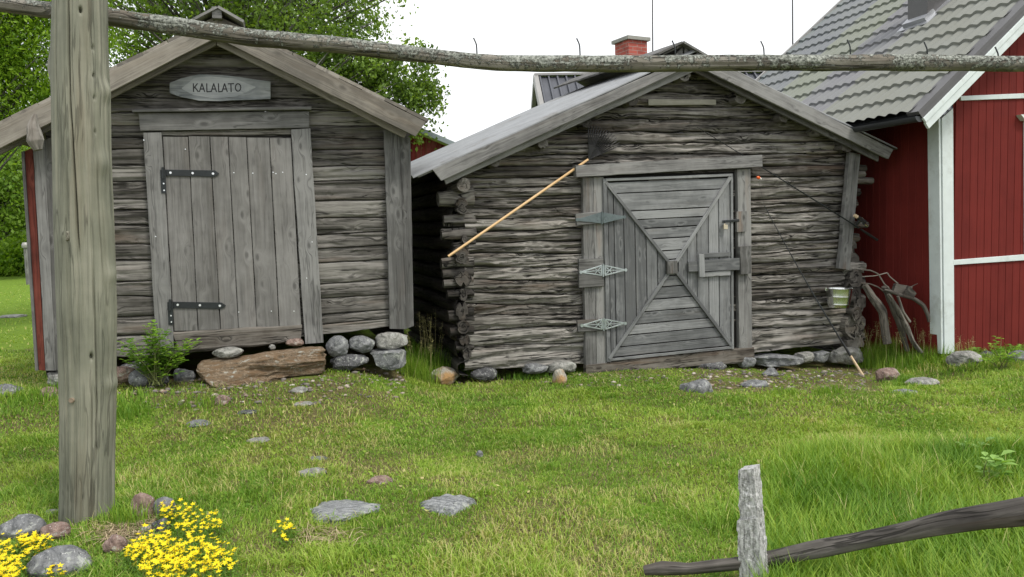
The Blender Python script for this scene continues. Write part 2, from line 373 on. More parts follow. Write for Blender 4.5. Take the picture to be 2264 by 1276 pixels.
# ------------------------------------------------------------------ ground
def make_ground():
    xs = np.unique(np.concatenate([np.linspace(-9, 9, 260), np.linspace(-400, 400, 60)]))
    ys = np.unique(np.concatenate([np.linspace(1.2, 13, 200), np.linspace(-20, 600, 60)]))
    X, Y = np.meshgrid(xs, ys, indexing='ij'); Z = gz(X, Y)
    mb = MB(); mb.add(np.stack([X, Y, Z], -1), gridfaces(len(xs), len(ys)), np.stack([X, Y], -1), .5, True)
    m, t, b = newmat('lawn_soil'); k = NT(t); geo = k.n('NewGeometry'); P = geo.outputs['Position']
    n1 = k.noise(P, 1.3, 5, .6); n2 = k.noise(P, 14., 5, .7); n3 = k.noise(P, 60., 3, .7)
    soil = k.ramp(n3, [(.3, (.06, .055, .025)), (.6, (.16, .14, .065)), (.8, (.28, .25, .12))])
    green = k.ramp(n2, [(.3, (.08, .15, .018)), (.7, (.19, .28, .04))])
    sp = k.n('SeparateXYZ'); k.l(P, sp.inputs[0])
    far = k.mr(sp.outputs[1], 9.5, 13.)
    f = k.mr(k.math('ADD', k.math('ADD', n1, k.math('MULTIPLY', n2, .5)), k.math('MULTIPLY', far, .5)), .72, .9)
    k.l(k.mix(f, soil, green), b.inputs['Base Color']); b.inputs['Roughness'].default_value = 1; b.inputs['Specular IOR Level'].default_value = .05
    k.bump(n3, .8, .02, b)
    return mb.build('ground', m, None, kind='structure')
make_ground()
# gravel path far left, seen between the tree and the shed
_pm = MB(); X, Y = np.meshgrid(np.linspace(-60, -8, 40), np.linspace(34, 40, 8), indexing='ij')
Yp = Y + .12*(X+30)
_pm.add(np.stack([X, Yp, gz(X, Yp)+.03], -1), gridfaces(40, 8), None, .5, True)
_pm.build('gravel_path', simple('gravel', (.42, .36, .29), .95, 0, 6, .2, .3), None, kind='structure')
#--PART2--
# ------------------------------------------------------------------ log walls
def log_wall(mb, fr, xs, rows, x0, x1, roof=None, M=700, bulge=.05, pw=2.4, crack=.02, wob=3., fleck=1., T=15, seed=3, gap=.06):
    """rows: bottom to top, photo y of every joint between two logs at the photo columns xs"""
    rows = np.array(rows, float); px = np.linspace(x0, x1, M)
    B = []
    for i, rw in enumerate(rows):
        y = np.interp(px, xs, rw); y = y + (fbm(px/70., i*3.1+seed, 0, 3)-.5)*2*wob; B.append(y)
    for i in range(len(rows)-1):
        r = RS(seed*100+i); t = np.linspace(0, 1, T); t = .5-.5*np.sign(.5-t)*np.abs(1-2*t)**.75
        Yp = B[i][:, None]*(1-t)+B[i+1][:, None]*t
        Xp = np.repeat(px[:, None], T, 1); clipm = None
        if roof is not None:
            ry = roof(Xp); clipm = Yp < ry; Yp = np.maximum(Yp, ry)
        P0 = fr.pt(Xp, Yp, 0.); ul = (P0-fr.p0)@fr.d; vl = P0[..., 2]
        bu = bulge*(.75+.5*r.rand()); of = (r.rand()-.5)*bulge*.5
        tt = np.abs(2*t-1)[None]
        q = seed*7+i*13.7
        grainw = vl*26 + (fbm(ul*1.1, vl*2, q, 3)-.5)*3.
        c1 = fbm(ul*1.0+q, grainw*1.1, q, 4); c2 = fbm(ul*1.6+q, grainw*.45, q+9, 3)
        gouge = sst(c2, .53, .66)*crack*1.6*fleck + crack*.7*(1-sst(np.abs(c2-.47), .006, .02))*sst(c1, .4, .55)
        fine = sst(c1, .52, .62)*crack*1.2
        lift = (fbm(ul*2.+q, grainw*1.6, q+3, 3)-.5)*crack*1.2
        prof = bu*(np.maximum(1-tt**pw, 0)**.5) - bu + of
        big = (fbm(ul*.7+q, vl*3, q+5, 2)-.5)*bulge*.8
        P = P0 + fr.n*(prof - gouge - fine + lift + big*(1-tt**4))[..., None]
        P = P - fr.n*((tt > .999)*gap)[..., None]
        fc = gridfaces(M, T)
        if clipm is not None:
            cf = clipm.reshape(-1)[fc].all(1); fc = fc[~cf]
        if len(fc): mb.add(P, fc, np.stack([ul+q, vl+q*.37], -1), (.95 if seed == 11 and i < 2 else r.rand()*.8+.1), True)
def log_end(mb, fr, px, py, rpx, out, back=.25, rnd=None, ell=1., rough=.15):
    c = fr.pt(px, py, 0); sc = np.linalg.norm(fr.pt(px+1, py, 0)-c)
    tube(mb, [c+fr.b*back, c+fr.n*out], rpx*sc, seg=20, per=10, lump=.22, rough=rough, ell=ell, rnd=rnd, freq=2.)
def log_run(mb, fr, p, q, rpx, off, rnd=None, rough=.2, taper=.8):
    a = fr.pt(*p, off); b = fr.pt(*q, off); sc = np.linalg.norm(fr.pt(p[0]+1, p[1], 0)-fr.pt(p[0], p[1], 0))
    tube(mb, [a, b], [rpx*sc, rpx*sc*taper], seg=18, per=14, lump=.3, rough=rough, rnd=rnd, freq=4.)

# ------------------------------------------------------------------ LEFT SHED
FL = Frame(90, 820, 7.17, 16)
shedL = thing('log_shed', 'grey log shed with a plain plank door on two black strap hinges', 'shed', FL.pt(480, 800))
xsL = [110, 345, 700, 880]
rowsL = [[790, 792, 742, 722], [745, 742, 718, 703], [704, 700, 697, 682], [655, 655, 661, 650], [622, 622, 630, 615],
 [575, 575, 582, 573], [540, 540, 550, 541], [497, 497, 520, 510], [464, 464, 483, 479], [440, 440, 446, 439], [400, 400, 399, 395],
 [366, 366, 368, 365], [330, 329, 330, 328], [306, 304, 303, 309], [277, 276, 277, 280], [250, 247, 244, 250], [218, 217, 218, 222],
 [190, 190, 190, 192], [150, 150, 150, 150], [119, 119, 119, 119], [80, 80, 80, 80]]
roofL = lambda x: np.where(x < 480, 88+(480-x)*.505, 88+(x-480)*.47)
mb = MB(); log_wall(mb, FL, xsL, rowsL, 100, 895, roofL, M=620, bulge=.018, pw=8, crack=.010, wob=2.8, T=17, seed=4, gap=.032)
mb.build('wall', M_LOGL, shedL)
# other walls: side and back (same logs, simpler)
def side_wall(name, frm, p0, L, z0, z1, n, out, mat, parent, bul=.05):
    """plain stacked log side wall running back from p0"""
    mb = MB(); H = (z1-z0)/n; u = np.linspace(0, L, 90); t = np.linspace(0, 1, 9)
    for i in range(n):
        q = i*5.3; r = RS(i+77)
        U, Tt = np.meshgrid(u, t, indexing='ij')
        Z = z0+(i+Tt)*H+(fbm(U*1.3+q, q, 0, 2)-.5)*.04
        D = bul*np.sqrt(np.maximum(1-np.abs(2*Tt-1)**2.4, 0))-bul-sst(fbm(U*1.2+q, Z*28, q, 3), .55, .7)*.015-.05*(np.abs(2*Tt-1) > .99)
        P = p0[None, None]+frm.b*U[..., None]+out*D[..., None]; P[..., 2] = Z
        mb.add(P, gridfaces(90, 9), np.stack([U+q, Z+q*.3], -1), r.rand(), True)
    return mb.build(name, mat, parent)
cR = FL.pt(893, 722); cR[2] = 0; cL = FL.pt(100, 800); cL[2] = 0
side_wall('side_wall', FL, cR, 3.9, .30, 2.45, 13, FL.d, M_LOGL, shedL)
side_wall('side_wall', FL, cL, 3.9, .15, 2.35, 13, -FL.d, M_LOGL, shedL)
mb = MB(); a = cL+FL.b*3.85; b = cR+FL.b*3.85; box(mb, (a+b)/2+np.array([0, 0, 1.3]), (b-a)/2, FL.b*.05, (0, 0, 1.1)); mb.build('back_wall', M_LOGL, shedL)
# roof slabs
def roof_slab(fr, e, a, off, L, thk, mat, parent, nb=9, wav=None, rise=0., back0=0., name='roof', lip=0.):
    E = fr.pt(*e, off); A = fr.pt(*a, off); bk = fr.b*L+np.array([0, 0, rise*L]); nrm = np.cross(A-E, bk); nrm /= np.linalg.norm(nrm)
    if nrm[2] < 0: nrm = -nrm
    mb = MB(); W = np.linalg.norm(A-E)
    if wav is None:
        for i in range(nb):                                # boards laid along the ridge
            s0, s1 = i/nb, (i+.985)/nb; p = E+(A-E)*s0+nrm*(.004*(i % 2)); q = E+(A-E)*s1+nrm*(.004*(i % 2))
            board3(mb, p, q, p+bk, q+bk, nrm, thk, seg=12)
    else:
        per, amp = wav; nu = int(L/per*10)+1; U, S = np.meshgrid(np.linspace(0, L, nu), np.linspace(0, 1, 24), indexing='ij')
        h = amp*(np.abs(np.sin(U/per*math.pi))**.7)+(fbm(U*1.5, S*3, 2, 2)-.5)*.03
        P = E+(A-E)*S[..., None]+bk*(U/L)[..., None]+nrm*h[..., None]
        n1, n2 = nu, 24
        mb.add(P, gridfaces(n1, n2), np.stack([U, S*W], -1), .5, False)
        mb.add(P-nrm*thk, gridfaces(n1, n2)[:, ::-1], np.stack([U, S*W], -1), .5, False)
        for sl in ((0, slice(None)), (n1-1, slice(None)), (slice(None), 0), (slice(None), n2-1)):
            e_ = P[sl]; mb.add(np.stack([e_, e_-nrm*thk], 1), gridfaces(len(e_), 2), None, .5)
    o = mb.build(name, mat, parent); return o, E, A, bk, nrm
roof_slab(FL, (-32, 293), (482, 43), .30, 4.5, .03, M_BARGE, shedL)
roof_slab(FL, (946, 270), (482, 43), .30, 4.5, .03, M_BARGE, shedL)
# barge boards, inner boards and the ridge cap
def bd(name, fr, q, off, th, mat, parent, **kw):
    mb = MB(); board(mb, fr, *q, off, th, **kw); return mb.build(name, mat, parent)
bd('barge_board', FL, ((-34, 348), (-34, 293), (478, 85), (482, 44)), .30, .028, M_BARGE, shedL)
bd('barge_board', FL, ((479, 85), (483, 44), (917, 303), (941, 270)), .302, .028, M_BARGE, shedL)
bd('barge_board', FL, ((-34, 362), (-34, 330), (478, 101), (478, 78)), .20, .028, M_BARGE, shedL)
bd('barge_board', FL, ((480, 101), (480, 78), (893, 305), (905, 285)), .202, .028, M_BARGE, shedL)
mb = MB()
E1 = FL.pt(482, 37, .42); bk = FL.b*4.6
for sx in (-1, 1):
    dn = FL.d*sx*.21+np.array([0, 0, -.12]); nr = np.cross(dn, bk); nr /= np.linalg.norm(nr); nr = nr if nr[2] > 0 else -nr
    top = FL.pt(480, 18, .42); board3(mb, top+nr*.004*(sx > 0), top+dn+nr*.004*(sx > 0), top+bk, top+dn+bk, nr, .022)
mb.build('ridge_cap', M_TRIML, shedL)
mb = MB(); c = FL.pt(481, 34, .30); box(mb, c, FL.d*.04, FL.n*.10, (0, 0, .05)); mb.build('ridge_block', M_TRIML, shedL)
# door surround
bd('door_lintel', FL, ((312, 291), (308, 252), (683, 284), (683, 248)), .012, .045, M_TRIML, shedL)
bd('drip_board', FL, ((296, 251), (296, 245), (688, 245), (688, 238)), .012, .085, M_TRIML, shedL)
bd('door_jamb', FL, ((318, 295), (358, 294), (347, 764), (386, 768)), .012, .045, M_TRIML, shedL)
bd('door_jamb', FL, ((643, 288), (686, 285), (674, 759), (715, 756)), .012, .045, M_TRIML, shedL)
bd('door_head', FL, ((358, 300), (358, 291), (643, 298), (643, 285)), .008, .012, M_LOGL, shedL)
mb = MB(); board(mb, FL, (360, 738), (362, 303), (668, 718), (642, 300), -.03, .02, seg=4); mb.build('door_backing', M_DARK, shedL)
bd('sill_log', FL, ((398, 779), (383, 733), (664, 756), (668, 716)), .0, .05, M_SILL, shedL, wob=.012, bev=.02)
dL = thing('door', '', '', FL.pt(520, 720)); [dL.__delitem__(k) for k in ('label', 'category')]
dL.parent = shedL; dL.matrix_parent_inverse = Matrix.Translation(-Vector(shedL.location))
def sub(o, par):                                          # child of an Empty that is itself a child
    o.parent = par; o.matrix_parent_inverse = Matrix.Translation(-Vector(par.location)); return o
tx = [360, 417, 464, 505, 545, 596, 644]; bx_ = [385, 438.5, 488, 527.5, 568, 617.5, 667]; ty = [303, 302, 303, 304, 305, 306]; by = [731, 729, 727, 725, 724, 720]
mb = MB()
for i in range(6):
    board(mb, FL, (tx[i]+.6, ty[i]), (tx[i+1]-.9, ty[i]+.5), (bx_[i]+.6, by[i]), (bx_[i+1]-.9, by[i]-1), .006+.003*(i % 2), .024, wob=.002, rnd=[.4, .3, .55, .65, .45, .7][i], seg=50)
mb.build('planks', M_DOORL, dL)
def strap(x0, y0, x1, hy0, hy1):
    mb = MB(); t_ = 7
    board(mb, FL, (x0, y0-t_), (x0, y0+t_), (x1-9, y0-t_+2), (x1-9, y0+t_+2), .036, .006, wob=0, bev=.001)
    board(mb, FL, (x1-9, y0-t_+2), (x1-9, y0+t_+2), (x1, y0+1), (x1, y0+3), .036, .006, wob=0, bev=.001)
    board(mb, FL, (x0-7, hy0), (x0+5, hy0), (x0-4, hy1), (x0+7, hy1), .058, .006, wob=0, bev=.001)
    a = FL.pt(x0-1, y0-12, .066); b = FL.pt(x0-1, y0+13, .066); tube(mb, [a, b], .012, seg=10, lump=0, per=3)
    o = mb.build('strap_hinge', M_IRON, dL)
    for q in ((x0+16, y0), (x0+65, y0+1), (x1-13, y0+2)):
        c = FL.pt(*q, .042); s = MB(); tube(s, [c, c+FL.n*.006], .011, seg=10, lump=0, per=1, rnd=.5); s.build('screw', M_SCREW, o)
    for q in ((x0+1, hy0+30), (x0+2, hy1-6)):
        c = FL.pt(*q, .064); s = MB(); tube(s, [c, c+FL.n*.004], .007, seg=10, lump=0, per=1, rnd=.5); s.build('screw', M_SCREW, o)
mb = MB()
for q in ((517, 382), (559, 383), (604, 381), (610, 384), (625, 381), (677, 386), (678, 615), (690, 535), (344, 523), (318, 310), (528, 690), (600, 688), (650, 688), (410, 330)):
    on = 358 < q[0] < 643; c = FL.pt(*q, .034 if on else .058); mb = MB(); tube(mb, [c, c+FL.n*.003], .0055, seg=8, lump=0, per=1, rnd=.5)
    mb.build('nail_head', M_SCREW, dL if on else shedL)
strap(361, 382, 484, 376, 427); strap(377, 674, 499, 668, 718)
# corner boards
bd('corner_board', FL, ((848, 289), (882, 296), (861, 726), (898, 727)), .03, .035, M_TRIML, shedL)
bd('corner_board', FL, ((882, 298), (906, 305), (898, 726), (914, 720)), .0, .03, M_TRIML, shedL)
bd('corner_board', FL, ((75, 322), (100, 310), (103, 818), (126, 818)), .04, .035, M_TRIML, shedL)
bd('corner_board', FL, ((100, 312), (124, 300), (126, 818), (150, 818)), .03, .035, M_TRIML, shedL)
M_REDOLD = wood('old_red_board', (.07, .018, .013), (.15, .038, .027), (.22, .07, .05), warmth=.1, crack=.3, bump=.3)
o = bd('corner_board', FL, ((57, 335), (75, 328), (88, 817), (103, 818)), .02, .035, M_REDOLD, shedL); o['label'] = 'faded red paint corner board'
bd('corner_board', FL, ((51, 338), (57, 335), (82, 817), (88, 817)), .015, .06, M_TRIML, shedL)

# name board
sg = thing('name_board', 'grey wooden name board with black hand lettering hung over the plank door', 'sign', FL.pt(487, 190, .04))
mb = MB(); top = [(375, 183), (400, 173), (440, 165), (490, 166), (530, 170), (598, 181)]; bot = [(375, 205), (400, 214), (440, 223), (490, 223), (530, 221), (598, 219)]
def plate(mb, fr, top, bot, off, th):
    n = len(top); T = [fr.pt(*p, off+th) for p in top]; B = [fr.pt(*p, off+th) for p in bot]; D = fr.n*-th
    k = 24; V = []; UV = []
    for j in range(k+1):
        for i in range(n):
            p = B[i]*(1-j/k)+T[i]*j/k; V.append(p); UV.append(((p-T[0])@fr.d, p[2]))
    mb.add(V, gridfaces(k+1, n)[:, ::-1], UV, .5)
    loop = B+T[::-1]; m = len(loop); V = loop+[p+D for p in loop]
    mb.add(V, [(i, i+m, (i+1) % m+m, (i+1) % m) for i in range(m)], None, .4)
    mb.add([p+D for p in loop], [tuple(range(m))], None, .5)
def dens(P, n=26):
    P = np.array(P, float); s = np.linspace(0, 1, n); t = np.linspace(0, 1, len(P)); 
    return [(np.interp(a, t, P[:, 0]), np.interp(a, t, P[:, 1])+(vn(a*9, 4)-.5)*1.5) for a in s]
plate(mb, FL, dens(top), dens(bot), .035, .025); mb.build('board', M_SIGN, sg)
mb = MB(); plate(mb, FL, dens([(402, 194), (430, 172), (470, 169), (520, 174), (565, 192)]), dens([(402, 196), (430, 211), (470, 217), (520, 214), (565, 194)]), .0605, .002); mb.build('planed_face', M_SIGNIN, sg)
mb = MB()
def strokes(ss, w=1.25):
    for a, b in ss:
        a = np.array(a, float); b = np.array(b, float); dd = (b-a)/np.linalg.norm(b-a); pr = np.array([-dd[1], dd[0]])*w; a = a-dd*.5; b = b+dd*.5
        board(mb, FL, a-pr, a+pr, b-pr, b+pr, .0632, .0012+.0001*(len(mb.v) % 5), wob=0, bev=.0003, seg=2)
y0, y1 = 185, 203
def L_K(x): strokes([((x, y0), (x+.6, y1)), ((x+9, y0), (x+1, y0+10)), ((x+3.5, y0+8), (x+11, y1))])
def L_A(x): strokes([((x, y1), (x+5.5, y0)), ((x+5.5, y0), (x+11.5, y1)), ((x+2.5, y0+12), (x+9.3, y0+12))])
def L_L(x): strokes([((x, y0), (x+.6, y1)), ((x+.6, y1), (x+8.5, y1-.6))])
def L_T(x): strokes([((x-1, y0+.6), (x+12, y0)), ((x+5.5, y0), (x+6, y1))])
def L_O(x):
    P = [(x+6.3+6*math.cos(a), y0+8.5+8.3*math.sin(a)) for a in np.linspace(0, 2*math.pi, 13)]; strokes(list(zip(P[:-1], P[1:])))
L_K(427.5); L_A(441); L_L(457); L_A(467); L_L(483); L_A(491); L_T(505); L_O(520)
mb.build('lettering', M_INK, sg)
# driftwood piece on the left corner
dw = MB(); c = lambda x, y: FL.pt(x, y, .40)
tube(dw, [c(78, 252), c(76, 262), c(73, 285), c(77, 312), c(84, 332)], [.012, .028, .055, .068, .035], seg=22, per=30, lump=.35, rough=.2)
tag(dw.build('driftwood', M_BRANCH), 'pointed grey driftwood piece fixed high on the left corner boards of the log shed', 'driftwood')

# ------------------------------------------------------------------ RIGHT SHED
FR = Frame(1000, 815, 8.5, 18)
shedR = thing('old_log_cabin', 'low crooked log storehouse with cracked round logs and a cross braced door on three hinges', 'shed', FR.pt(1450, 800))
xsR = [1000, 1282, 1480, 1659, 1880]
rowsR = [[825, 808, 798, 784, 762], [770, 757, 742, 727, 717], [735, 720, 704, 689, 681], [697, 698, 680, 664, 656], [672, 676, 656, 640, 632],
 [648, 653, 628, 611, 600], [618, 622, 602, 585, 570], [590, 592, 578, 564, 547], [560, 560, 550, 539, 526], [538, 532, 526, 520, 509],
 [512, 506, 500, 492, 490], [487, 480, 477, 471, 469], [463, 456, 456, 454, 448], [440, 432, 437, 442, 433], [418, 410, 412, 416, 411],
 [396, 387, 388, 393, 388], [373, 364, 362, 367, 363], [348, 341, 338, 342, 338], [325, 318, 315, 316, 312], [300, 291, 291, 291, 286],
 [272, 264, 262, 263, 260], [243, 236, 234, 236, 234], [220, 213, 203, 213, 213], [185, 180, 176, 180, 180], [150, 150, 150, 150, 150], [120, 120, 120, 120, 120]]
roofR = lambda x: np.where(x < 1528, 146+(1528-x)*.457, 146+(x-1528)*.484)+6
mb = MB(); log_wall(mb, FR, xsR, rowsR, 1028, 1885, roofR, M=900, bulge=.054, pw=3.2, crack=.020, wob=4., T=21, seed=11, gap=.065)
mb.build('wall', M_LOGR, shedR)
p = FR.pt(1012, 815); p[2] = 0
side_wall('side_wall', FR, p, 2.9, .0, 2.35, 14, -FR.d, M_LOGSHADE, shedR, .07)
p = FR.pt(1880, 770); p[2] = 0
side_wall('side_wall', FR, p, 2.9, -.15, 2.35, 14, FR.d, M_LOGR, shedR, .07)
mb = MB(); a = FR.pt(1020, 815)+FR.b*2.8; b = FR.pt(1880, 770)+FR.b*2.8; a[2] = b[2] = 1.2; box(mb, (a+b)/2, (b-a)/2, FR.b*.05, (0, 0, 1.2)); mb.build('back_wall', M_LOGR, shedR)
# notched corners: side-wall logs end towards the viewer, front logs run past the corner
for i, (x, y, r, o_) in enumerate([(1015, 411, 15, .2), (1018, 458, 15, .12), (1026, 528, 13, .06), (1018, 566, 17, .12), (1022, 616, 17, .08), (1022, 651, 16, .1), (1020, 688, 16, .08), (1022, 722, 16, .08), (1026, 752, 14, .05), (1032, 780, 13, .03)]):
    mb = MB(); log_end(mb, FR, x, y, r*(1.+.25*math.sin(i*2.3)), o_*(.6 if i else 1), rough=.7 if i else .12, rnd=.35, ell=.8+.2*math.cos(i*1.7)); mb.build('log_end', M_LOGE if i else M_LOGR, shedR)
for x0, y0_, x1, r, rg in [(968, 440, 1045, 18, .05), (980, 488, 1050, 13, .6), (975, 519, 1050, 13, .6), (1000, 545, 1050, 10, .6), (975, 584, 1045, 13, .2), (977, 606, 1045, 11, .2), (980, 628, 1045, 11, .3), (988, 652, 1045, 12, .5), (990, 700, 1045, 15, .5), (994, 735, 1045, 13, .5), (1006, 765, 1045, 12, .4)]:
    mb = MB(); log_run(mb, FR, (x1, y0_-4), (x0, y0_), r*1.1, -.05, rough=rg*1.3); mb.build('log_end', M_LOGE if x0 != 968 else M_LOGR, shedR)
for x, y, r, o_ in [(1885, 615, 17, .06), (1884, 650, 17, .05), (1888, 672, 15, .1), (1880, 692, 13, .12), (1880, 722, 24, .08), (1884, 752, 22, .07), (1886, 578, 16, 0.), (1886, 545, 13, -.02)]:
    mb = MB(); log_end(mb, FR, x, y, r, o_, rough=.6, rnd=.45, ell=.85); mb.build('log_end', M_LOGR if y > 700 else M_LOGE, shedR)
for x1, y, r, rg in [(1913, 372, 8, .3), (1910, 385, 7, .4), (1928, 400, 8, .1), (1898, 425, 9, .6), (1893, 450, 8, .5), (1918, 497, 7, .5), (1896, 525, 9, .5), (1906, 592, 15, .4), (1904, 625, 15, .4), (1905, 660, 13, .3), (1903, 712, 16, .3), (1902, 745, 16, .3)]:
    mb = MB(); log_run(mb, FR, (1862, y-1), (x1, y), r, -.06, rough=rg); mb.build('log_end', M_LOGR, shedR)
# purlin ends under the barge boards
for x, y, r, o_ in [(1497, 169, 13, .16), (1385, 222, 14, .14), (1283, 270, 15, .14), (1190, 318, 12, .14), (1086, 361, 11, .14), (1625, 218, 13, .12), (1800, 292, 10, .14), (1855, 325, 13, .14), (1720, 262, 10, .12)]:
    mb = MB(); log_end(mb, FR, x, y, r, o_, rough=.25); mb.build('purlin', M_LOGE, shedR)
# pale board above the topmost logs
M_PALE = wood('pale_board', (.25, .24, .2), (.36, .35, .30), (.45, .44, .38), warmth=.1, crack=.1, knots=.2, bump=.15)
bd('gable_board', FR, ((1433, 233), (1433, 220), (1582, 232), (1582, 220)), .02, .012, M_PALE, shedR)
# roof: two corrugated slopes on board decks
m_roofR = simple('corrugated_sheet', (.24, .25, .26), .6, .1, 3, .2, .1, dirt=(.16, .155, .145))
for nm, e, a in (('l', (925, 393), (1540, 124)), ('r', (1984, 331), (1540, 124))):
    roof_slab(FR, e, a, .23, 3.1, .02, M_BARGER, shedR, nb=11, rise=.04, name='roof_deck')
roof_slab(FR, (912, 390), (1538, 114), .27, 2.95, .012, m_roofR, shedR, wav=(.13, .022), rise=.046)
roof_slab(FR, (1984, 326), (1538, 114), .27, 2.95, .012, m_roofR, shedR, wav=(.13, .022), rise=.046)
bd('barge_board', FR, ((975, 400), (955, 375), (1530, 144), (1545, 117)), .25, .03, M_BARGER, shedR)
bd('barge_board', FR, ((1531, 144), (1546, 117), (1960, 352), (1971, 331)), .252, .03, M_BARGER, shedR)
bd('barge_board', FR, ((985, 408), (980, 394), (1530, 160), (1530, 140)), .16, .03, M_BARGER, shedR)
bd('barge_board', FR, ((1532, 160), (1532, 140), (1938, 357), (1940, 338)), .162, .03, M_BARGER, shedR)
mb = MB(); bk = FR.b*3.2+np.array([0, 0, .17])
for sx in (-1, 1):
    top = FR.pt(1510, 95, .30); dn = FR.d*sx*.30+np.array([0, 0, -.14]); nr = np.cross(dn, bk); nr /= np.linalg.norm(nr); nr = nr if nr[2] > 0 else -nr
    board3(mb, top+nr*.004*(sx > 0), top+dn+nr*.004*(sx > 0), top+bk, top+dn+bk, nr, .022)
mb.build('ridge_cap', M_BARGER, shedR)
mb = MB()
for q in (((1462, 124), (1466, 118), (1508, 103), (1508, 98)), ((1511, 103), (1511, 98), (1562, 124), (1557, 118)), ((1478, 135), (1508, 105), (1478, 150), (1508, 150)), ((1512, 105), (1545, 135), (1512, 150), (1545, 150))):
    board(mb, FR, *q, .18, .02)
mb.build('gable_board', M_BARGER, shedR)
# corner plank right
bd('corner_board', FR, ((1871, 338), (1895, 342), (1848, 593), (1872, 597)), .03, .06, M_JAMB, shedR, wob=.006)
bd('corner_board', FR, ((1868, 352), (1884, 356), (1845, 596), (1860, 598)), .06, .045, M_JAMB, shedR, wob=.006) if 0 else None

# right door -------------------------------------------------------
bd('door_lintel', FR, ((1268, 393), (1266, 367), (1676, 370), (1675, 344)), .03, .09, M_BARGER, shedR, wob=.004)
bd('door_jamb', FR, ((1283, 394), (1307, 393), (1291, 806), (1314, 807)), .0, .06, M_JAMB, shedR)
bd('door_jamb', FR, ((1308, 393), (1330, 392), (1315, 807), (1338, 806)), .002, .055, M_JAMB, shedR)
bd('door_jamb', FR, ((1624, 376), (1653, 374), (1628, 770), (1657, 768)), .0, .06, M_JAMB, shedR)
bd('threshold', FR, ((1290, 830), (1290, 806), (1661, 796), (1660, 766)), .0, .07, M_SILL, shedR, wob=.01)
mb = MB(); board(mb, FR, (1328, 806), (1328, 388), (1628, 775), (1628, 380), -.02, .02, seg=3); mb.build('door_backing', M_DARK, shedR)
DA, DB, DC, DD = np.array([1332., 395]), np.array([1621., 384]), np.array([1623., 771]), np.array([1341., 800])
def dq(u, v): return tuple(DA*(1-u)*(1-v)+DB*u*(1-v)+DC*u*v+DD*(1-u)*v)
doorR = bpy.data.objects.new('door', None); SC.collection.objects.link(doorR); doorR.location = Vector(FR.pt(1480, 790))
doorR.parent = shedR; doorR.matrix_parent_inverse = Matrix.Translation(-Vector(shedR.location))
CU, CV = .525, .51
mb = MB(); tv = [.022, .085, .185, .235, .285, .345, .415, .465, .50]; bv = [.52, .555, .615, .68, .745, .81, .865, .925, .978]
def du(v): # left/right diagonal u at height v
    return (CU*v/CV, 1-(1-CU)*v/CV) if v < CV else (CU*(1-v)/(1-CV), 1-(1-CU)*(1-v)/(1-CV))
def plk(a0, a1, b0, b1, rnd=None): board(mb, FR, dq(*a0), dq(*a1), dq(*b0), dq(*b1), .045+.003*(len(mb.v) % 2), .02, wob=.0015, bev=.003, rnd=rnd)
for lst in (tv, bv):
    for v0, v1 in zip(lst[:-1], lst[1:]):
        l0, r0 = du(v0); l1, r1 = du(v1); plk((l0, v0+.003), (l1, v1-.003), (r0, v0+.003), (r1, v1-.003))
lu = [.03, .075, .15, .235, .32, .405, .48]; ru = [.565, .635, .71, .80, .88, .97]
for u0, u1 in zip(lu[:-1], lu[1:]):
    g = lambda u: (CV*u/CU, 1-(1-CV)*u/CU); t0, b0 = g(u0); t1, b1 = g(u1); plk((u0+.003, t0), (u1-.003, t1), (u0+.003, b0), (u1-.003, b1))
for u0, u1 in zip(ru[:-1], ru[1:]):
    g = lambda u: (CV*(1-u)/(1-CU), 1-(1-CV)*(1-u)/(1-CU)); t0, b0 = g(u0); t1, b1 = g(u1); plk((u0+.003, t0), (u1-.003, t1), (u0+.003, b0), (u1-.003, b1))
mb.build('planks', M_DOORR, doorR)
def strip(name, p, q, w, off, th, rnd=None):
    p = np.array(p, float); q = np.array(q, float); d_ = (q-p)/np.linalg.norm(q-p); pr = np.array([-d_[1], d_[0]])*w/2
    return bd(name, FR, (p-pr, p+pr, q-pr, q+pr), off, th, M_DOORR, doorR, wob=.002, rnd=rnd)
C_ = dq(CU, CV)
for k_, q in enumerate((dq(0.02, .02), dq(.975, .02), dq(.975, .98), dq(.02, .985))): strip('brace_strip', q, C_, 7, .068+.001*k_, .02)
strip('edge_strip', dq(0.015, 0), dq(0.015, 1), 9, .066, .018); strip('edge_strip', dq(.985, 0), dq(.985, 1), 5, .066, .018)
strip('edge_strip', dq(.02, .008), dq(.98, .008), 6, .0665, .02); strip('edge_strip', dq(.02, .99), dq(.98, .99), 6, .0665, .02)
bd('centre_block', FR, ((1472, 578), (1494, 577), (1472, 605), (1495, 604)), .075, .04, M_JAMB, doorR)
# wooden sliding bolt and its keepers
lat = bpy.data.objects.new('wooden_bolt', None); SC.collection.objects.link(lat); sub(lat, doorR); lat.location = Vector(FR.pt(1575, 590))
mb = MB(); board(mb, FR, (1520, 601), (1519, 578), (1632, 597), (1632, 570), .085, .03); mb.build('bar', M_DOORR, lat)
mb = MB(); board(mb, FR, (1543, 562), (1555, 561), (1545, 612), (1557, 612), .118, .025); board(mb, FR, (1553, 570), (1553, 560), (1612, 567), (1612, 557), .07, .03); board(mb, FR, (1556, 612), (1556, 602), (1612, 609), (1612, 597), .07, .03); mb.build('keeper', M_DOORR, lat)
mb = MB(); board(mb, FR, (1628, 546), (1652, 543), (1630, 606), (1653, 604), .05, .075); mb.build('bolt_catch', M_JAMB, shedR)
mb = MB(); board(mb, FR, (1624, 468), (1647, 467), (1625, 513), (1646, 512), .05, .04); mb.build('hasp_block', M_JAMB, shedR)
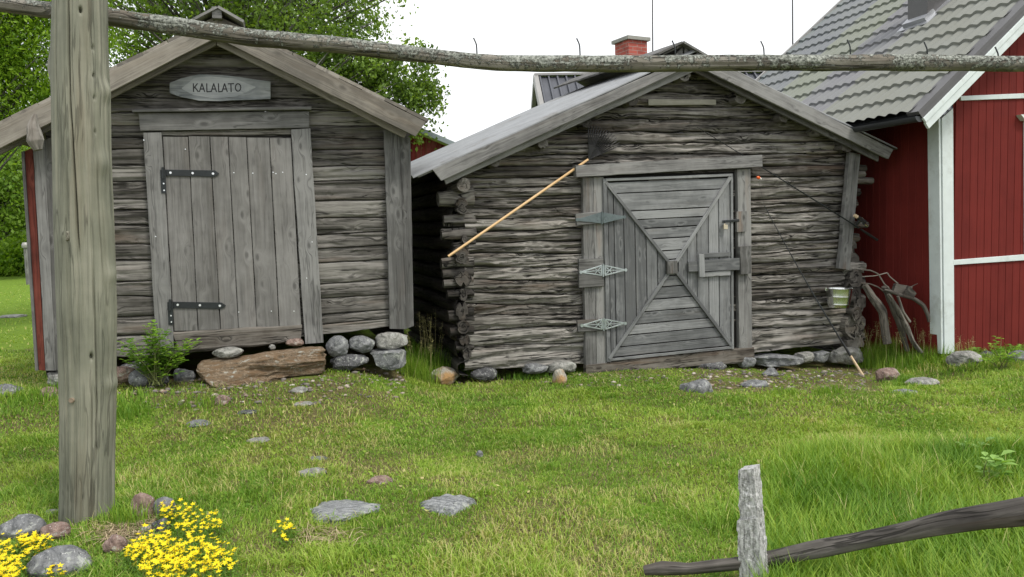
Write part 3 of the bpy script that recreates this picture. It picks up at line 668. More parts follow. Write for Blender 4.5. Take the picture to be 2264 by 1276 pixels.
mb = MB(); board(mb, FR, (1597, 493), (1597, 487), (1634, 490), (1634, 484), .092, .006, wob=0); tube(mb, [FR.pt(1603, 490, .1), FR.pt(1603, 490, .125), FR.pt(1603, 497, .125), FR.pt(1603, 497, .1)], .005, seg=8, lump=0); mb.build('hasp', M_IRON, doorR)
mb = MB(); board(mb, FR, (1598.5, 507), (1598.5, 497), (1607, 507), (1607, 497), .10, .02, wob=0); tube(mb, [FR.pt(1600.5, 498, .11), FR.pt(1600.5, 491, .11), FR.pt(1605, 491, .11), FR.pt(1605, 498, .11)], .004, seg=8, lump=0)
mb.build('padlock', simple('brass', (.62, .55, .42), .35, .8, 30, .2, 0), doorR)
# hinge pads and hinges
def hinge(xl, xm, xr, yl, ym, yr, hh, mat, pad, lattice=True):
    mb = MB(); board(mb, FR, *pad, .06, .035, wob=.004); mb.build('hinge_pad', M_JAMB, shedR)
    mb = MB()
    def st(p, q, w, o1, o2, k=0):
        p = np.array(p, float); q = np.array(q, float); d_ = (q-p)/np.linalg.norm(q-p); pr = np.array([-d_[1], d_[0]])*w/2
        A = [FR.pt(*(p-pr), o1), FR.pt(*(p+pr), o1), FR.pt(*(q-pr), o2), FR.pt(*(q+pr), o2)]; board3(mb, *A, FR.n, .004+.0004*k, wob=0, bev=.0012, seg=3)
    OF = .098
    for sgn, xe, ye in ((-1, xl, yl), (1, xr, yr)):
        tip = (xe, ye); t_ = (xm+sgn*3, ym-hh); b_ = (xm+sgn*3, ym+hh)
        st(t_, tip, 2.8, OF, OF, 0); st(b_, tip, 2.8, OF, OF, 1); st((xm+sgn*4, ym-hh), (xm+sgn*4, ym+hh), 3.6, OF, OF, 2)
        if lattice:
            m1 = (xm+(xe-xm)*.42, ym+(ye-ym)*.42); st((xm+sgn*4, ym), tip, 1.7, OF, OF, 3)
            st((xm+sgn*4, ym-hh*.9), (xm+(xe-xm)*.38, ym+(ye-ym)*.38+hh*.55), 1.7, OF, OF, 4); st((xm+sgn*4, ym+hh*.9), (xm+(xe-xm)*.38, ym+(ye-ym)*.38-hh*.55), 1.7, OF, OF, 5)
        else:
            for k in range(1, 5): st((xm+sgn*4, ym-hh+hh*.45*k), tip, 5.2, OF, OF, k)
        c = FR.pt(*tip, OF); tube(mb, [c, c+FR.n*.008], .019, seg=12, lump=0, per=1)
    tube(mb, [FR.pt(xm, ym-hh-3, OF+.006), FR.pt(xm, ym+hh+3, OF+.006)], .010, seg=10, lump=0, per=8)
    for k, s_ in enumerate(((-.18, -.4), (-.18, .4), (.18, -.4), (.18, .4))):
        c = FR.pt(xm+s_[0]*(xr-xl)*.5, ym+s_[1]*hh, OF+.004); tube(mb, [c, c+FR.n*.005], .009, seg=8, lump=0, per=1)
    mb.build('triangle_hinge', mat, doorR)
hinge(1276, 1331, 1380, 486, 482, 480, 11, M_IRON2, ((1273, 498), (1270, 472), (1331, 494), (1330, 468)), False)
hinge(1284, 1334, 1383, 602, 598, 597, 11, M_ZINC, ((1278, 636), (1277, 572), (1332, 633), (1331, 571)))
hinge(1286, 1335, 1382, 720, 717, 715, 11, M_ZINC, ((1276, 733), (1274, 708), (1334, 730), (1334, 704)))
#--PART3--
# ------------------------------------------------------------------ RED HOUSE
FH = Frame(2100, 780, 9.6, 18)
house = thing('red_house', 'red boarded house with white corner boards and a profiled grey and green sheet roof', 'house', FH.pt(2100, 785))
def redmat():
    m, t, b = newmat('red_paint'); k = NT(t); uv = k.n('UVMap'); sp = k.n('SeparateXYZ'); k.l(uv.outputs[0], sp.inputs[0]); geo = k.n('NewGeometry')
    at = k.n('Attribute', attribute_name='rnd')
    g = k.noise(k.vec(k.math('MULTIPLY', sp.outputs[0], 1.5), k.math('MULTIPLY', sp.outputs[1], 60.), k.math('MULTIPLY', at.outputs['Fac'], 30.)), 1., 5, .6)
    n = k.noise(geo.outputs['Position'], 2.5, 4, .6)
    tn = k.math('ADD', k.math('ADD', k.math('MULTIPLY', g, .5), k.math('MULTIPLY', n, .5)), k.math('MULTIPLY', at.outputs['Fac'], .12))
    k.l(k.ramp(tn, [(.3, (.090, .0115, .010)), (.65, (.155, .021, .017))]), b.inputs['Base Color']); b.inputs['Roughness'].default_value = .75
    b.inputs['Specular IOR Level'].default_value = .15
    k.bump(g, .25, .006, b); return m
M_RED = redmat()
E_ = FH.pt(2037, 248, .45); T_ = FH.pt(2264, 19, .45); rk = (T_-E_)/np.linalg.norm(T_-E_)
# front gable wall as tongue boards
mb = MB(); corner = FH.pt(2103, 785); base = -.35
eaz = lambda s: E_[2]-.10+max(0, s)*(rk[2]/(rk@FH.d))
offE = (corner-E_)@FH.d
for i in range(26):
    s0 = i*.118; s1 = s0+.1165
    if s0 > 2.9: break
    a = corner+FH.d*s0; b = corner+FH.d*s1; za = min(eaz(offE+s0), 6.4); zb = min(eaz(offE+s1), 6.4)
    board3(mb, np.array([a[0], a[1], base]), np.array([b[0], b[1], base]), np.array([a[0], a[1], za]), np.array([b[0], b[1], zb]), FH.n, .02, seg=10, wob=.0005, bev=.006)
a = corner-FH.d*.02; b = corner+FH.d*3; mb.add([[a[0], a[1], base], [b[0], b[1], base], [b[0], b[1], 6.2], [a[0], a[1], eaz(offE)-.1]], [(0, 1, 2, 3)], None, .2)
mb.build('wall', M_RED, house)
# side wall running back, vertical boards
mb = MB(); c0 = FH.pt(2078, 785); 
for i in range(44):
    s0 = .02+i*.118; a = c0+FH.b*s0; b = c0+FH.b*(s0+.1165)
    board3(mb, np.array([b[0], b[1], base]), np.array([a[0], a[1], base]), np.array([b[0], b[1], 2.9]), np.array([a[0], a[1], 2.9]), -FH.d, .02, seg=8, wob=.0005, bev=.006)
mb.build('wall', M_RED, house)
# corner boards (white)
bd('corner_board', FH, ((2078, 262), (2103, 240), (2084, 782), (2106, 781)), .01, .03, M_WHITE, house, wob=0)
mb = MB(); a = FH.pt(2079, 262, .036); a2 = FH.pt(2085, 782, .036)
board3(mb, a2+FH.b*.17, a2, a+FH.b*.17, a, -FH.d, .024, wob=0); mb.build('corner_board', M_WHITE, house)
bd('trim_strip', FH, ((2122, 223), (2120, 213), (2420, 212), (2420, 200)), .02, .022, M_WHITE, house, wob=0)
bd('trim_strip', FH, ((2105, 586), (2105, 575), (2420, 565), (2420, 550)), .02, .022, M_WHITE, house, wob=0)
mb = MB(); board(mb, FH, (2256, 268), (2246, 255), (2420, 262), (2420, 250), .02, .07, wob=0); board(mb, FH, (2262, 268), (2276, 268), (2264, 560), (2278, 560), .02, .03, wob=0); mb.build('window_frame', M_WHITE, house)
# roof sheets: waves run up the slope, steps across it
def tilemat():
    m, t, b = newmat('profiled_sheet'); k = NT(t); uv = k.n('UVMap'); sp = k.n('SeparateXYZ'); k.l(uv.outputs[0], sp.inputs[0]); geo = k.n('NewGeometry')
    u = k.math('DIVIDE', sp.outputs[0], 6.2); n = k.noise(geo.outputs['Position'], 2., 5, .6)
    q = k.n('ValToRGB'); q.color_ramp.interpolation = 'CONSTANT'; e = q.color_ramp.elements
    st = [(0, (.185, .19, .165)), (.30, (.165, .165, .178)), (.44, (.18, .195, .155)), (.60, (.15, .16, .173)), (.80, (.138, .16, .165))]
    while len(e) < len(st): e.new(.5)
    for i, (p, c) in enumerate(st): e[i].position = p; e[i].color = (*c, 1)
    k.l(u, q.inputs[0]); fine = k.noise(geo.outputs['Position'], 40., 4, .7)
    c = k.mix(k.mr(n, .3, .75), q.outputs[0], k.mix(.5, q.outputs[0], (.205, .215, .20)))
    k.l(k.mix(k.math('MULTIPLY', k.mr(fine, .5, .7), .3), c, (.17, .18, .15)), b.inputs['Base Color']); b.inputs['Roughness'].default_value = .6
    b.inputs['Specular IOR Level'].default_value = .35
    return m
Lr = 6.0; Wr = 4.6; nr = np.cross(rk, FH.b); nr /= np.linalg.norm(nr); nr = nr if nr[2] > 0 else -nr
step = .35; U = np.linspace(.10, 5.12, 560); S = []
for i in range(13): S += [i*step+x for x in (.0, .04, .12, .2, .28, .342)]
S = np.array(S); ph = np.array([0, .04, .12, .2, .28, .342]*13)/step
UU, SS = np.meshgrid(U, S, indexing='ij'); PH_ = np.broadcast_to(ph, UU.shape)
hgt = .026*(.5+.5*np.sin(UU/.168*2*math.pi))**.8+.034*(1-PH_)
P = E_+rk*(SS-.04)[..., None]+FH.b*UU[..., None]+nr*(hgt+.02)[..., None]
mb = MB(); mb.add(P, gridfaces(len(U), len(S)), np.stack([UU, SS], -1), .5, False)
rf = mb.build('roof', tilemat(), house)
mb = MB(); A0 = E_+FH.b*.1; A1 = E_+rk*Wr+FH.b*.1; B0 = E_+FH.b*5.1; B1 = E_+rk*Wr+FH.b*5.1
box(mb, (A0+B1)/2-nr*.03, (A1-A0)/2, (B0-A0)/2, nr*.02); mb.build('roof_deck', M_GUTTER, house)
# other slope of the roof and back gable (seen only from aside)
top = E_+rk*Wr; rk2 = np.array([*(FH.d[:2]*(rk@FH.d)), -rk[2]])
mb = MB(); box(mb, top+rk2*Wr/2+FH.b*2.6, rk2*Wr/2, FH.b*2.55, np.cross(rk2, FH.b)*.03); mb.build('roof', M_METALD, house)
mb = MB(); box(mb, np.array([*(c0+FH.b*5.25+FH.d*3)[:2], 1.4]), FH.d*3, FH.b*.05, (0, 0, 1.6)); mb.build('wall', M_RED, house)
mb = MB(); box(mb, FH.p0*0+E_+rk*Wr/2+FH.n*-.06+nr*.025, rk*(Wr/2+.05), FH.b*.085, nr*.022); mb.build('verge_sheet', M_METALD, house)
mb = MB(); tpz = E_+rk*4.52; box(mb, tpz+FH.b*2.6+nr*.07, FH.b*2.62, rk*.10, nr*.012); mb.build('ridge_sheet', M_CAPM, house)
mb = MB(); box(mb, E_+rk*2.25+FH.b*5.13+nr*.06, rk*2.3, FH.b*.03, nr*.03); mb.build('verge_sheet', M_CAPM, house)
# barge boards under the verge
def rakeboard(name, o0, o1, off, th, mat):
    mb = MB(); q = E_-rk*.04; dn = np.cross(rk, FH.n); dn = dn if dn[2] < 0 else -dn
    a = q+dn*o0; b = q+dn*o1+rk*.0; board3(mb, b, a, b+rk*(Wr+.1), a+rk*(Wr+.1), FH.n, th, wob=0, off=off, seg=12); return mb.build(name, mat, house)
rakeboard('verge_sheet', -.02, .055, .005, .012, M_METALD)
rakeboard('barge_board', .055, .115, 0., .03, M_WHITE); rakeboard('barge_board', .118, .20, -.012, .03, M_WHITE)
# eaves soffit
mb = MB(); a = E_+nr*-.08; box(mb, a+rk*.22+FH.b*2.6, rk*.2, FH.b*2.5, nr*.012); mb.build('soffit', M_GUTTER, house)
# gutter
mb = MB(); th = np.linspace(math.pi, 2*math.pi, 12); V = []; gc = E_-FH.d*.02+np.array([0, 0, -.045])
for s in np.linspace(0.0, 5.1, 20):
    for rr in (.062, .055):
        V += [gc+FH.b*s+FH.d*math.cos(x)*rr+np.array([0, 0, math.sin(x)*rr]) for x in (th if rr > .06 else th[::-1])]
mb.add(V, gridfaces(20, 24, True), None, .5); V0 = V[:12]; mb.add(V0, [tuple(range(12))], None, .5)
mb.build('gutter', M_GUTTER, house)
# vent stack on the roof
def onroof(px, py, h=0):
    k = ray(px, py); t = ((E_+nr*(.03+h)-EYE)@nr)/(k@nr); return EYE+k*t
st_ = MB(); c = onroof(2050, 35); box(st_, c+np.array([0, 0, .45]), FH.d*.17, FH.b*.17, (0, 0, .62)); st_.build('vent_stack', M_METALD, house)
fl = MB(); box(fl, c+rk*-.02+nr*.03, rk*.30, FH.b*.27, nr*.006); box(fl, c+rk*-.15+nr*.06, rk*.10, FH.b*.2, nr*.03); fl.build('flashing', M_FLASH, house)
# ------------------------------------------------------------------ buildings further back
FB = Frame(950, 400, 15.5, 14)
hb = thing('red_outbuilding', 'red boarded outbuilding whose gable shows in the gap between the two log sheds', 'outbuilding', FB.pt(950, 545))
M_REDB = wood('outbuilding_red', (.10, .016, .014), (.22, .03, .028), (.32, .09, .08), warmth=0, crack=.1, knots=0, bump=.2)
mb = MB()
for i in range(34):
    x0 = 700+i*11; 
    if x0 > 1060: break
    tp = lambda x: 258+abs(x-852)*.42+9
    board(mb, FB, (x0, 620), (x0+10.6, 620), (x0, tp(x0)), (x0+10.6, tp(x0+10.6)), -.1, .03, seg=4, bev=.008)
mb.build('wall', M_REDB, hb)
mb = MB(); A = FB.pt(852, 250, .3)
for ex in ((1072, 345), (640, 345)):
    E0 = FB.pt(*ex, .3); n_ = np.cross(A-E0, FB.b); n_ /= np.linalg.norm(n_); n_ = n_ if n_[2] > 0 else -n_; box(mb, (A+E0)/2+FB.b*2.5, (A-E0)/2, FB.b*2.5, n_*.02)
mb.build('roof', M_CAPM, hb)
mb = MB(); board(mb, FB, (852, 262), (852, 250), (1072, 354), (1072, 343), .3, .03, wob=0); board(mb, FB, (640, 354), (640, 343), (851, 262), (851, 250), .302, .03, wob=0)
mb.build('barge_board', simple('blue_grey_trim', (.24, .29, .30), .6, 0, 5, .2, .1), hb)

FC = Frame(1190, 400, 19., 4)
hc = thing('farmhouse', 'distant farmhouse with a dark standing seam roof and a red brick chimney behind the sheds', 'house', FC.pt(1430, 600))
R0 = FC.pt(1187, 172, .0); rl = 9.5; down = FC.n*2.2+np.array([0, 0, -1.75]); R1 = R0+FC.d*rl
dn_ = down/np.linalg.norm(down); nn = np.cross(FC.d, dn_); nn = nn if nn[2] > 0 else -nn; WL = np.linalg.norm(down)
mb = MB(); box(mb, R0+FC.d*rl/2+down/2, FC.d*rl/2, down/2, nn*.03)
for i in range(46):
    box(mb, R0+FC.d*(.06+i*.205)+down/2+nn*.05, FC.d*.018, down/2, nn*.035)
mb.build('roof', simple('dark_seam_sheet', (.085, .09, .105), .5, .3, 3, .15, 0), hc)
down2 = FC.b*2.2+np.array([0, 0, -1.75]); n2_ = np.cross(FC.d, down2); n2_ /= np.linalg.norm(n2_)
mb = MB(); box(mb, R0+FC.d*rl/2+down2/2, FC.d*rl/2, down2/2, n2_*.03); mb.build('roof', M_METALD, hc)
mb = MB(); box(mb, R0+down/2-FC.d*.03, FC.d*.05, down/2+dn_*.03, nn*.10); box(mb, R0+down2/2-FC.d*.03, FC.d*.05, down2/2, n2_*.09); box(mb, R0+FC.d*rl/2+np.array([0, 0, .06]), FC.d*(rl/2+.05), FC.n*.12, (0, 0, .025)); mb.build('verge_sheet', M_CAPM, hc)
mb = MB(); w0 = R0+FC.d*.5; zb = w0[2]-1.7
q = w0+FC.n*1.9; q2 = w0+FC.b*1.9
mb.add([[q[0], q[1], -.3], [q2[0], q2[1], -.3], [q2[0], q2[1], zb], [w0[0], w0[1], w0[2]-.1], [q[0], q[1], zb]], [(0, 1, 2, 3, 4)], [(0, 0), (0, 3), (3, 3), (4, 1.5), (3, 0)], .5)
mb.add([[q[0], q[1], -.3], [*(q+FC.d*8.6)[:2], -.3], [*(q+FC.d*8.6)[:2], zb], [q[0], q[1], zb]], [(0, 1, 2, 3)], [(0, 0), (0, 9), (3, 9), (3, 0)], .5)
mb.add([[q2[0], q2[1], -.3], [*(q2+FC.d*8.6)[:2], -.3], [*(q2+FC.d*8.6)[:2], zb], [q2[0], q2[1], zb]], [(0, 1, 2, 3)], [(0, 0), (0, 9), (3, 9), (3, 0)], .5)
mb.build('wall', M_TRIML, hc)
# brick chimney
def brickmat():
    m, t, b = newmat('brick'); k = NT(t); uv = k.n('UVMap'); br = k.n('TexBrick'); br.inputs['Scale'].default_value = 1
    br.inputs['Brick Width'].default_value = .25; br.inputs['Row Height'].default_value = .085; br.inputs['Mortar Size'].default_value = .007
    br.inputs['Color1'].default_value = (.30, .055, .04, 1); br.inputs['Color2'].default_value = (.40, .09, .065, 1); br.inputs['Mortar'].default_value = (.30, .22, .19, 1)
    k.l(uv.outputs[0], br.inputs['Vector']); geo = k.n('NewGeometry')
    k.l(k.mix(k.math('MULTIPLY', k.mr(k.noise(geo.outputs['Position'], 6., 5, .7), .45, .7), .4), br.outputs['Color'], (.10, .05, .04)), b.inputs['Base Color']); b.inputs['Roughness'].default_value = .9
    k.bump(br.outputs['Fac'], -.5, .01, b); return m
cc = FC.pt(1398, 100, .0)+FC.b*.15
def wallbox(mb, c, fx, fy, hx, hy, z0, z1):
    P = [c+fx*sx*hx+fy*sy*hy for sx, sy in ((-1, 1), (1, 1), (1, -1), (-1, -1))]
    for i in range(4):
        a, b = P[i], P[(i+1) % 4]; W = np.linalg.norm(b-a)
        mb.add([[a[0], a[1], z0], [b[0], b[1], z0], [b[0], b[1], z1], [a[0], a[1], z1]], [(0, 1, 2, 3)], [(0+i*.1, z0), (W+i*.1, z0), (W+i*.1, z1), (i*.1, z1)], .5)
ztop = cc[2]+.09; a25 = math.radians(-24); fx = FC.d*math.cos(a25)+FC.n*math.sin(a25); fy = FC.n*math.cos(a25)-FC.d*math.sin(a25)
mb = MB(); wallbox(mb, cc, fx, fy, .27, .27, ztop-1.6, ztop); ch = mb.build('chimney', brickmat(), hc)
mb = MB(); box(mb, cc+np.array([0, 0, .13]), fx*.33, fy*.33, (0, 0, .04)); o = mb.build('chimney_cap', simple('concrete', (.27, .27, .24), .9, 0, 5, .2, .2), ch); o.matrix_parent_inverse = Matrix()
# antenna masts
for i, (x, yb, Y, lab) in enumerate(((1443, 175, 17.2, 'thin grey antenna mast rising just right of the brick chimney'), (1753, 180, 15.5, 'thin grey antenna mast rising behind the left end of the profiled sheet roof'))):
    fr = Frame(x, yb, Y, 0); a = fr.pt(x+2, 600); b = fr.pt(x-2, -260); a[2] = gz(a[0], a[1])
    mb = MB(); tube(mb, [a, b], [.022, .012], seg=8, lump=0, per=4); tag(mb.build('antenna_mast', M_METALD), lab, 'mast', 'antenna masts behind the sheds')

# ------------------------------------------------------------------ foreground post and beam
FP = Frame(193, 1165, 4.42, 0)
pc = [(176, -260), (176, 0), (177, 120), (180, 260), (186, 480), (192, 700), (195, 900), (193, 1060), (191, 1200)]
pw = [104, 108, 113, 117, 121, 122, 116, 113, 118]
yy = np.linspace(-260, 1200, 300); cx = np.interp(yy, [p[1] for p in pc], [p[0] for p in pc]); ww = np.interp(yy, [p[1] for p in pc], pw)*.5
C = FP.pt(cx, yy, 0.); sc = 4.42/F
th = np.linspace(0, 2*math.pi, 421); TT, II = np.meshgrid(th, np.arange(300)); Zs = C[:, 2][:, None]
rr = ww[:, None]*sc*.98*(1+.05*(fbm(np.cos(TT)*.9+3, np.sin(TT)*.9, Zs*1.6, 3)-.5)*2)
# knots swelling at the right side and one round knot in front
def bumpat(a0, y0, h, ra, rz):
    global rr
    z0 = np.interp(y0, yy, C[:, 2]); da = (TT-a0+math.pi) % (2*math.pi)-math.pi; rr = rr+h*1.6*np.exp(-(da/ra)**2-((Zs-z0)/rz)**2)
FRONT = -math.pi/2
bumpat(FRONT+1.45, 205, .014, .35, .05); bumpat(FRONT+1.2, 365, .012, .35, .06); bumpat(FRONT+1.5, 850, .010, .4, .04); bumpat(FRONT-1.4, 150, .012, .4, .07); bumpat(FRONT-.2, 520, .006, .2, .04); bumpat(FRONT+1.5, 610, .008, .4, .05)
bumpat(FRONT-.10, 872, .004, .10, .02)
for a0, y0, ra, rz, dpt in ((FRONT+.52, 36, .055, .012, -.03), (FRONT+.62, 782, .05, .013, -.03), (FRONT+.95, 115, .05, .012, -.012), (FRONT+.95, 175, .05, .01, -.012), (FRONT+.95, 223, .05, .01, -.010), (FRONT+.95, 297, .04, .01, -.01)):
    bumpat(a0, y0, dpt, ra, rz)
ck = FRONT+.12+.10*np.sin(Zs*1.1+1)+.03*(fbm(Zs*6, 3., 1, 2)-.5)+.1*sst(Zs, 1.2, 2.6)*-1+.15
for off_, a_, z0_, z1_, dd in ((0, 1, 1.4, 3.4, .022), (.42, 1, .2, 1.5, .010), (-.55, 1, 1.9, 3.4, .007), (.25, 1, -.1, .9, .008), (-.3, 1, 0, .7, .006), (.75, 1, 1.2, 2.2, .008)):
    da = (TT-(ck+off_)+math.pi) % (2*math.pi)-math.pi; rr = rr-dd*1.5*np.exp(-(da/.026)**2)*sst(Zs, z0_, z0_+.3)*(1-sst(Zs, z1_-.3, z1_))
rr = rr-.008*sst(fbm(TT*9, Zs*1.4, 5, 3), .56, .72)
rr = rr*(1+.0*Zs)
P = C[:, None]+(np.cos(TT)[..., None]*np.array([1, 0, 0.])+np.sin(TT)[..., None]*np.array([0, 1, 0.]))*rr[..., None]
pole = thing('timber_post', 'thick round greenish grey timber post standing in the left foreground', 'post', C[-1])
mb = MB(); mb.add(P, gridfaces(300, 421), np.stack([np.broadcast_to(Zs, TT.shape), TT*.16], -1), .55, True)
mb.add(P[0, :-1], [tuple(range(420))], None, .5); mb.build('shaft', M_POST, pole)
mb = MB(); z0 = np.interp(872, yy, C[:, 2]); a0 = FRONT-.10; c = C[np.argmin(abs(yy-872))]+np.array([math.cos(a0), math.sin(a0), 0])*.1365; tube(mb, [c, c+np.array([math.cos(a0), math.sin(a0), 0])*.012], .014, seg=16, per=2, lump=.1)
mb.build('knot', wood('knot_wood', (.09, .06, .04), (.2, .14, .09), (.3, .24, .18), crack=.3), pole)
# second knot, upper middle of the shaft
z0 = np.interp(521, yy, C[:, 2]); a0 = FRONT-.13; j = np.argmin(abs(yy-521)); c = C[j]+np.array([math.cos(a0), math.sin(a0), 0])*.142
mb = MB(); tube(mb, [c, c+np.array([math.cos(a0), math.sin(a0), 0])*.012], [.030, .020], seg=20, per=3, lump=.3); mb.build('knot', wood('knot_pale', (.12, .11, .085), (.22, .215, .17), (.30, .30, .25), crack=.8, grain=60), pole)
FBm = Frame(600, 100, 4.66, 0)
bp = [(-500, -60), (0, 10), (120, 24), (240, 38), (400, 60), (560, 84), (740, 99), (900, 118), (1000, 130), (1100, 140), (1200, 141), (1400, 141), (1700, 139), (2000, 139), (2264, 141), (2900, 143)]
bw = [28, 31, 36, 38, 38, 37, 36, 34, 32, 34, 35, 35, 34, 35, 33, 32]
beam = thing('drying_rail', 'long horizontal lichen covered log rail crossing the top with nails along its upper side', 'rail', FBm.pt(1100, 140))
mb = MB(); pts = [FBm.pt(*p, 0) for p in bp]; tube(mb, pts, np.array(bw)*.5*4.66/F, seg=40, per=700, lump=.10, rough=.10, freq=7.); mb.build('log', M_BEAM, beam)
for i, (x, yt) in enumerate(((1050, 84), (1278, 85), (1489, 90), (1685, 91), (1876, 88), (2046, 93), (2203, 104))):
    yb = np.interp(x, [p[0] for p in bp], [p[1] for p in bp]); r = RS(i+5); k = (r.rand()-.3)*4
    mb = MB(); tube(mb, [FBm.pt(x+5, yb-8, 0), FBm.pt(x+3.5, yt+14, .01), FBm.pt(x-3, yt, .0)], .0042, seg=8, per=10, lump=0); mb.build('nail', M_IRON, beam)

# ------------------------------------------------------------------ foreground stake and leaning pole
def crust():
    m, t, b = newmat('lichen_crust_wood'); k = NT(t); geo = k.n('NewGeometry'); P = geo.outputs['Position']
    mpn = k.n('Mapping'); mpn.inputs['Scale'].default_value = (1, 1, .25); k.l(P, mpn.inputs[0])
    g = k.noise(mpn.outputs[0], 90., 5, .65); c = k.noise(P, 130., 6, .75); big = k.noise(P, 9., 3, .6)
    tn = k.math('ADD', k.math('MULTIPLY', g, .5), k.math('MULTIPLY', c, .5))
    k.l(k.mix(k.mr(big, .35, .65), k.ramp(tn, [(.36, (.08, .08, .078)), (.48, (.38, .38, .37)), (.6, (.72, .73, .72))]), k.ramp(g, [(.34, (.12, .12, .118)), (.5, (.42, .42, .41)), (.66, (.66, .66, .65))])), b.inputs['Base Color'])
    b.inputs['Roughness'].default_value = .9; b.inputs['Specular IOR Level'].default_value = .2; k.bump(tn, 1., .012, b); return m
FS = Frame(1660, 1270, 3.3, -36)
M_CRUST = crust()
st = thing('squared_stake', 'pale lichen crusted squared stake at the bottom edge of the picture right of centre', 'stake', G(1668, 1320))
mb = MB()
def prism(mb, top4, bot4, seg=90, amp=.004):
    k = np.linspace(0, 1, seg+1); R_ = []; n = 52
    loopt = []; loopb = []
    for L4, out in ((top4, loopt), (bot4, loopb)):
        for i in range(4):
            for s in np.linspace(0, 1, 14)[:-1]: out.append(np.array(L4[i])*(1-s)+np.array(L4[(i+1) % 4])*s)
    A = np.array(loopt); B = np.array(loopb); P = A[None]*(1-k[:, None, None])+B[None]*k[:, None, None]
    cen = P.mean(1, keepdims=True); dr = P-cen; dr /= np.linalg.norm(dr, axis=-1, keepdims=True)
    P = P+dr*((fbm(P[..., 0]*60, P[..., 1]*60, P[..., 2]*40, 4)-.5)*2*amp)[..., None]
    P = np.concatenate([P, P[:, :1]], 1); v = np.r_[0, np.cumsum(np.linalg.norm(np.diff(A, axis=0, append=A[:1]), axis=1))]
    UV = np.stack(np.broadcast_arrays((k*.8)[:, None], v[None]), -1); mb.add(P, gridfaces(seg+1, len(v)), UV, .6)
    for e in (0, seg): mb.add(P[e, :-1], [tuple(range(52))], P[e, :-1, :2], .6)
bk = FS.b*.075
t1 = [FS.pt(1633, 1040), FS.pt(1666, 1036), FS.pt(1667, 1036)+bk, FS.pt(1634, 1040)+bk]; b1 = [FS.pt(1638, 1330), FS.pt(1692, 1330), FS.pt(1692, 1330)+bk, FS.pt(1638, 1330)+bk]
prism(mb, t1, b1, amp=.009, seg=260)
t2 = [FS.pt(1629, 1152, .008), FS.pt(1672, 1146, .008), FS.pt(1673, 1146)+bk*.9, FS.pt(1630, 1152)+bk*.9]; b2 = [FS.pt(1637, 1330, .008), FS.pt(1695, 1330, .008), FS.pt(1695, 1330)+bk*.9, FS.pt(1636, 1330)+bk*.9]
prism(mb, t2, b2, amp=.006, seg=200); mb.build('stake_timber', M_CRUST, st)
mb = MB(); r = 1.
def gp(px, py, Y): k = ray(px, py); return EYE+k*Y/k[1]
pp = [gp(1425, 1262, 3.40), gp(1465, 1256, 3.38), gp(1520, 1258, 3.36), gp(1620, 1247, 3.34), gp(1700, 1236, 3.36), gp(1850, 1206, 3.22), gp(2020, 1172, 3.06), (gp(2140, 1148, 2.95)), gp(2264, 1128, 2.85), gp(2800, 1040, 2.5)]
tube(mb, pp, np.array([.024, .036, .026, .032, .040, .040, .044, .050, .057, .062])*.86, seg=30, per=200, lump=.22, freq=4., rough=.06)
tag(mb.build('dark_pole', M_POLE), 'dark brown rough pole lying aslant across the bottom right corner', 'pole')
#--PART4--
# ------------------------------------------------------------------ tools and small things
# leaf rake tucked behind the lintel
rake = thing('leaf_rake', 'black fan leaf rake with a light wooden handle stuck behind the cabin door lintel', 'rake', FR.pt(1270, 375, .08))
mb = MB(); tube(mb, [FR.pt(991, 567, .24), FR.pt(1130, 471, .16), FR.pt(1264, 378, .075), FR.pt(1300, 353, .05)], [.0135, .014, .0145, .014], seg=14, per=60, lump=.04); mb.build('handle', M_HANDLE, rake)
mb = MB(); cx_, cy_ = 1303, 352
tube(mb, [FR.pt(1270, 374, .07), FR.pt(cx_-4, cy_+3, .05)], .012, seg=12, lump=0, per=3); mb.build('socket', M_BLACKP, rake)
mb = MB()
ang = np.radians(np.linspace(92, 24, 15)); tips = []
for i, a in enumerate(ang):
    L0 = 34; L1 = 76-8*abs(i-11)/11*(.3); d = np.array([math.cos(a), -math.sin(a)])
    q = [FR.pt(cx_, cy_, .045), FR.pt(*(np.array([cx_, cy_])+d*L0), .065), FR.pt(*(np.array([cx_, cy_])+d*(L1-9)), .085), FR.pt(*(np.array([cx_, cy_])+d*L1), .055)]
    tube(mb, q, [.008, .0075, .0065, .005], seg=6, per=10, lump=0)
mb.build('tines', M_BLACKP, rake)
mb = MB(); n = 14; V = [FR.pt(cx_-3, cy_+2, .05)]+[FR.pt(cx_+30*math.cos(a), cy_-30*math.sin(a), .068) for a in np.linspace(ang[0], ang[-1], n)]
mb.add(V+[v-FR.n*.008 for v in V], [(0, i+1, i+2) for i in range(n-1)]+[(n+1, n+1+i+2, n+1+i+1) for i in range(n-1)]+[(i+1, n+1+i+1, n+1+i+2, i+2) for i in range(n-1)], None, .5)
for rr_ in (30, 54): tube(mb, [FR.pt(cx_+rr_*math.cos(a), cy_-rr_*math.sin(a), .07+.0004*(rr_-38)) for a in np.linspace(ang[0], ang[-1], n)], .0045 if rr_ < 40 else .0028, seg=6, per=24, lump=0)
mb.build('fan_plate', M_BLACKP, rake)
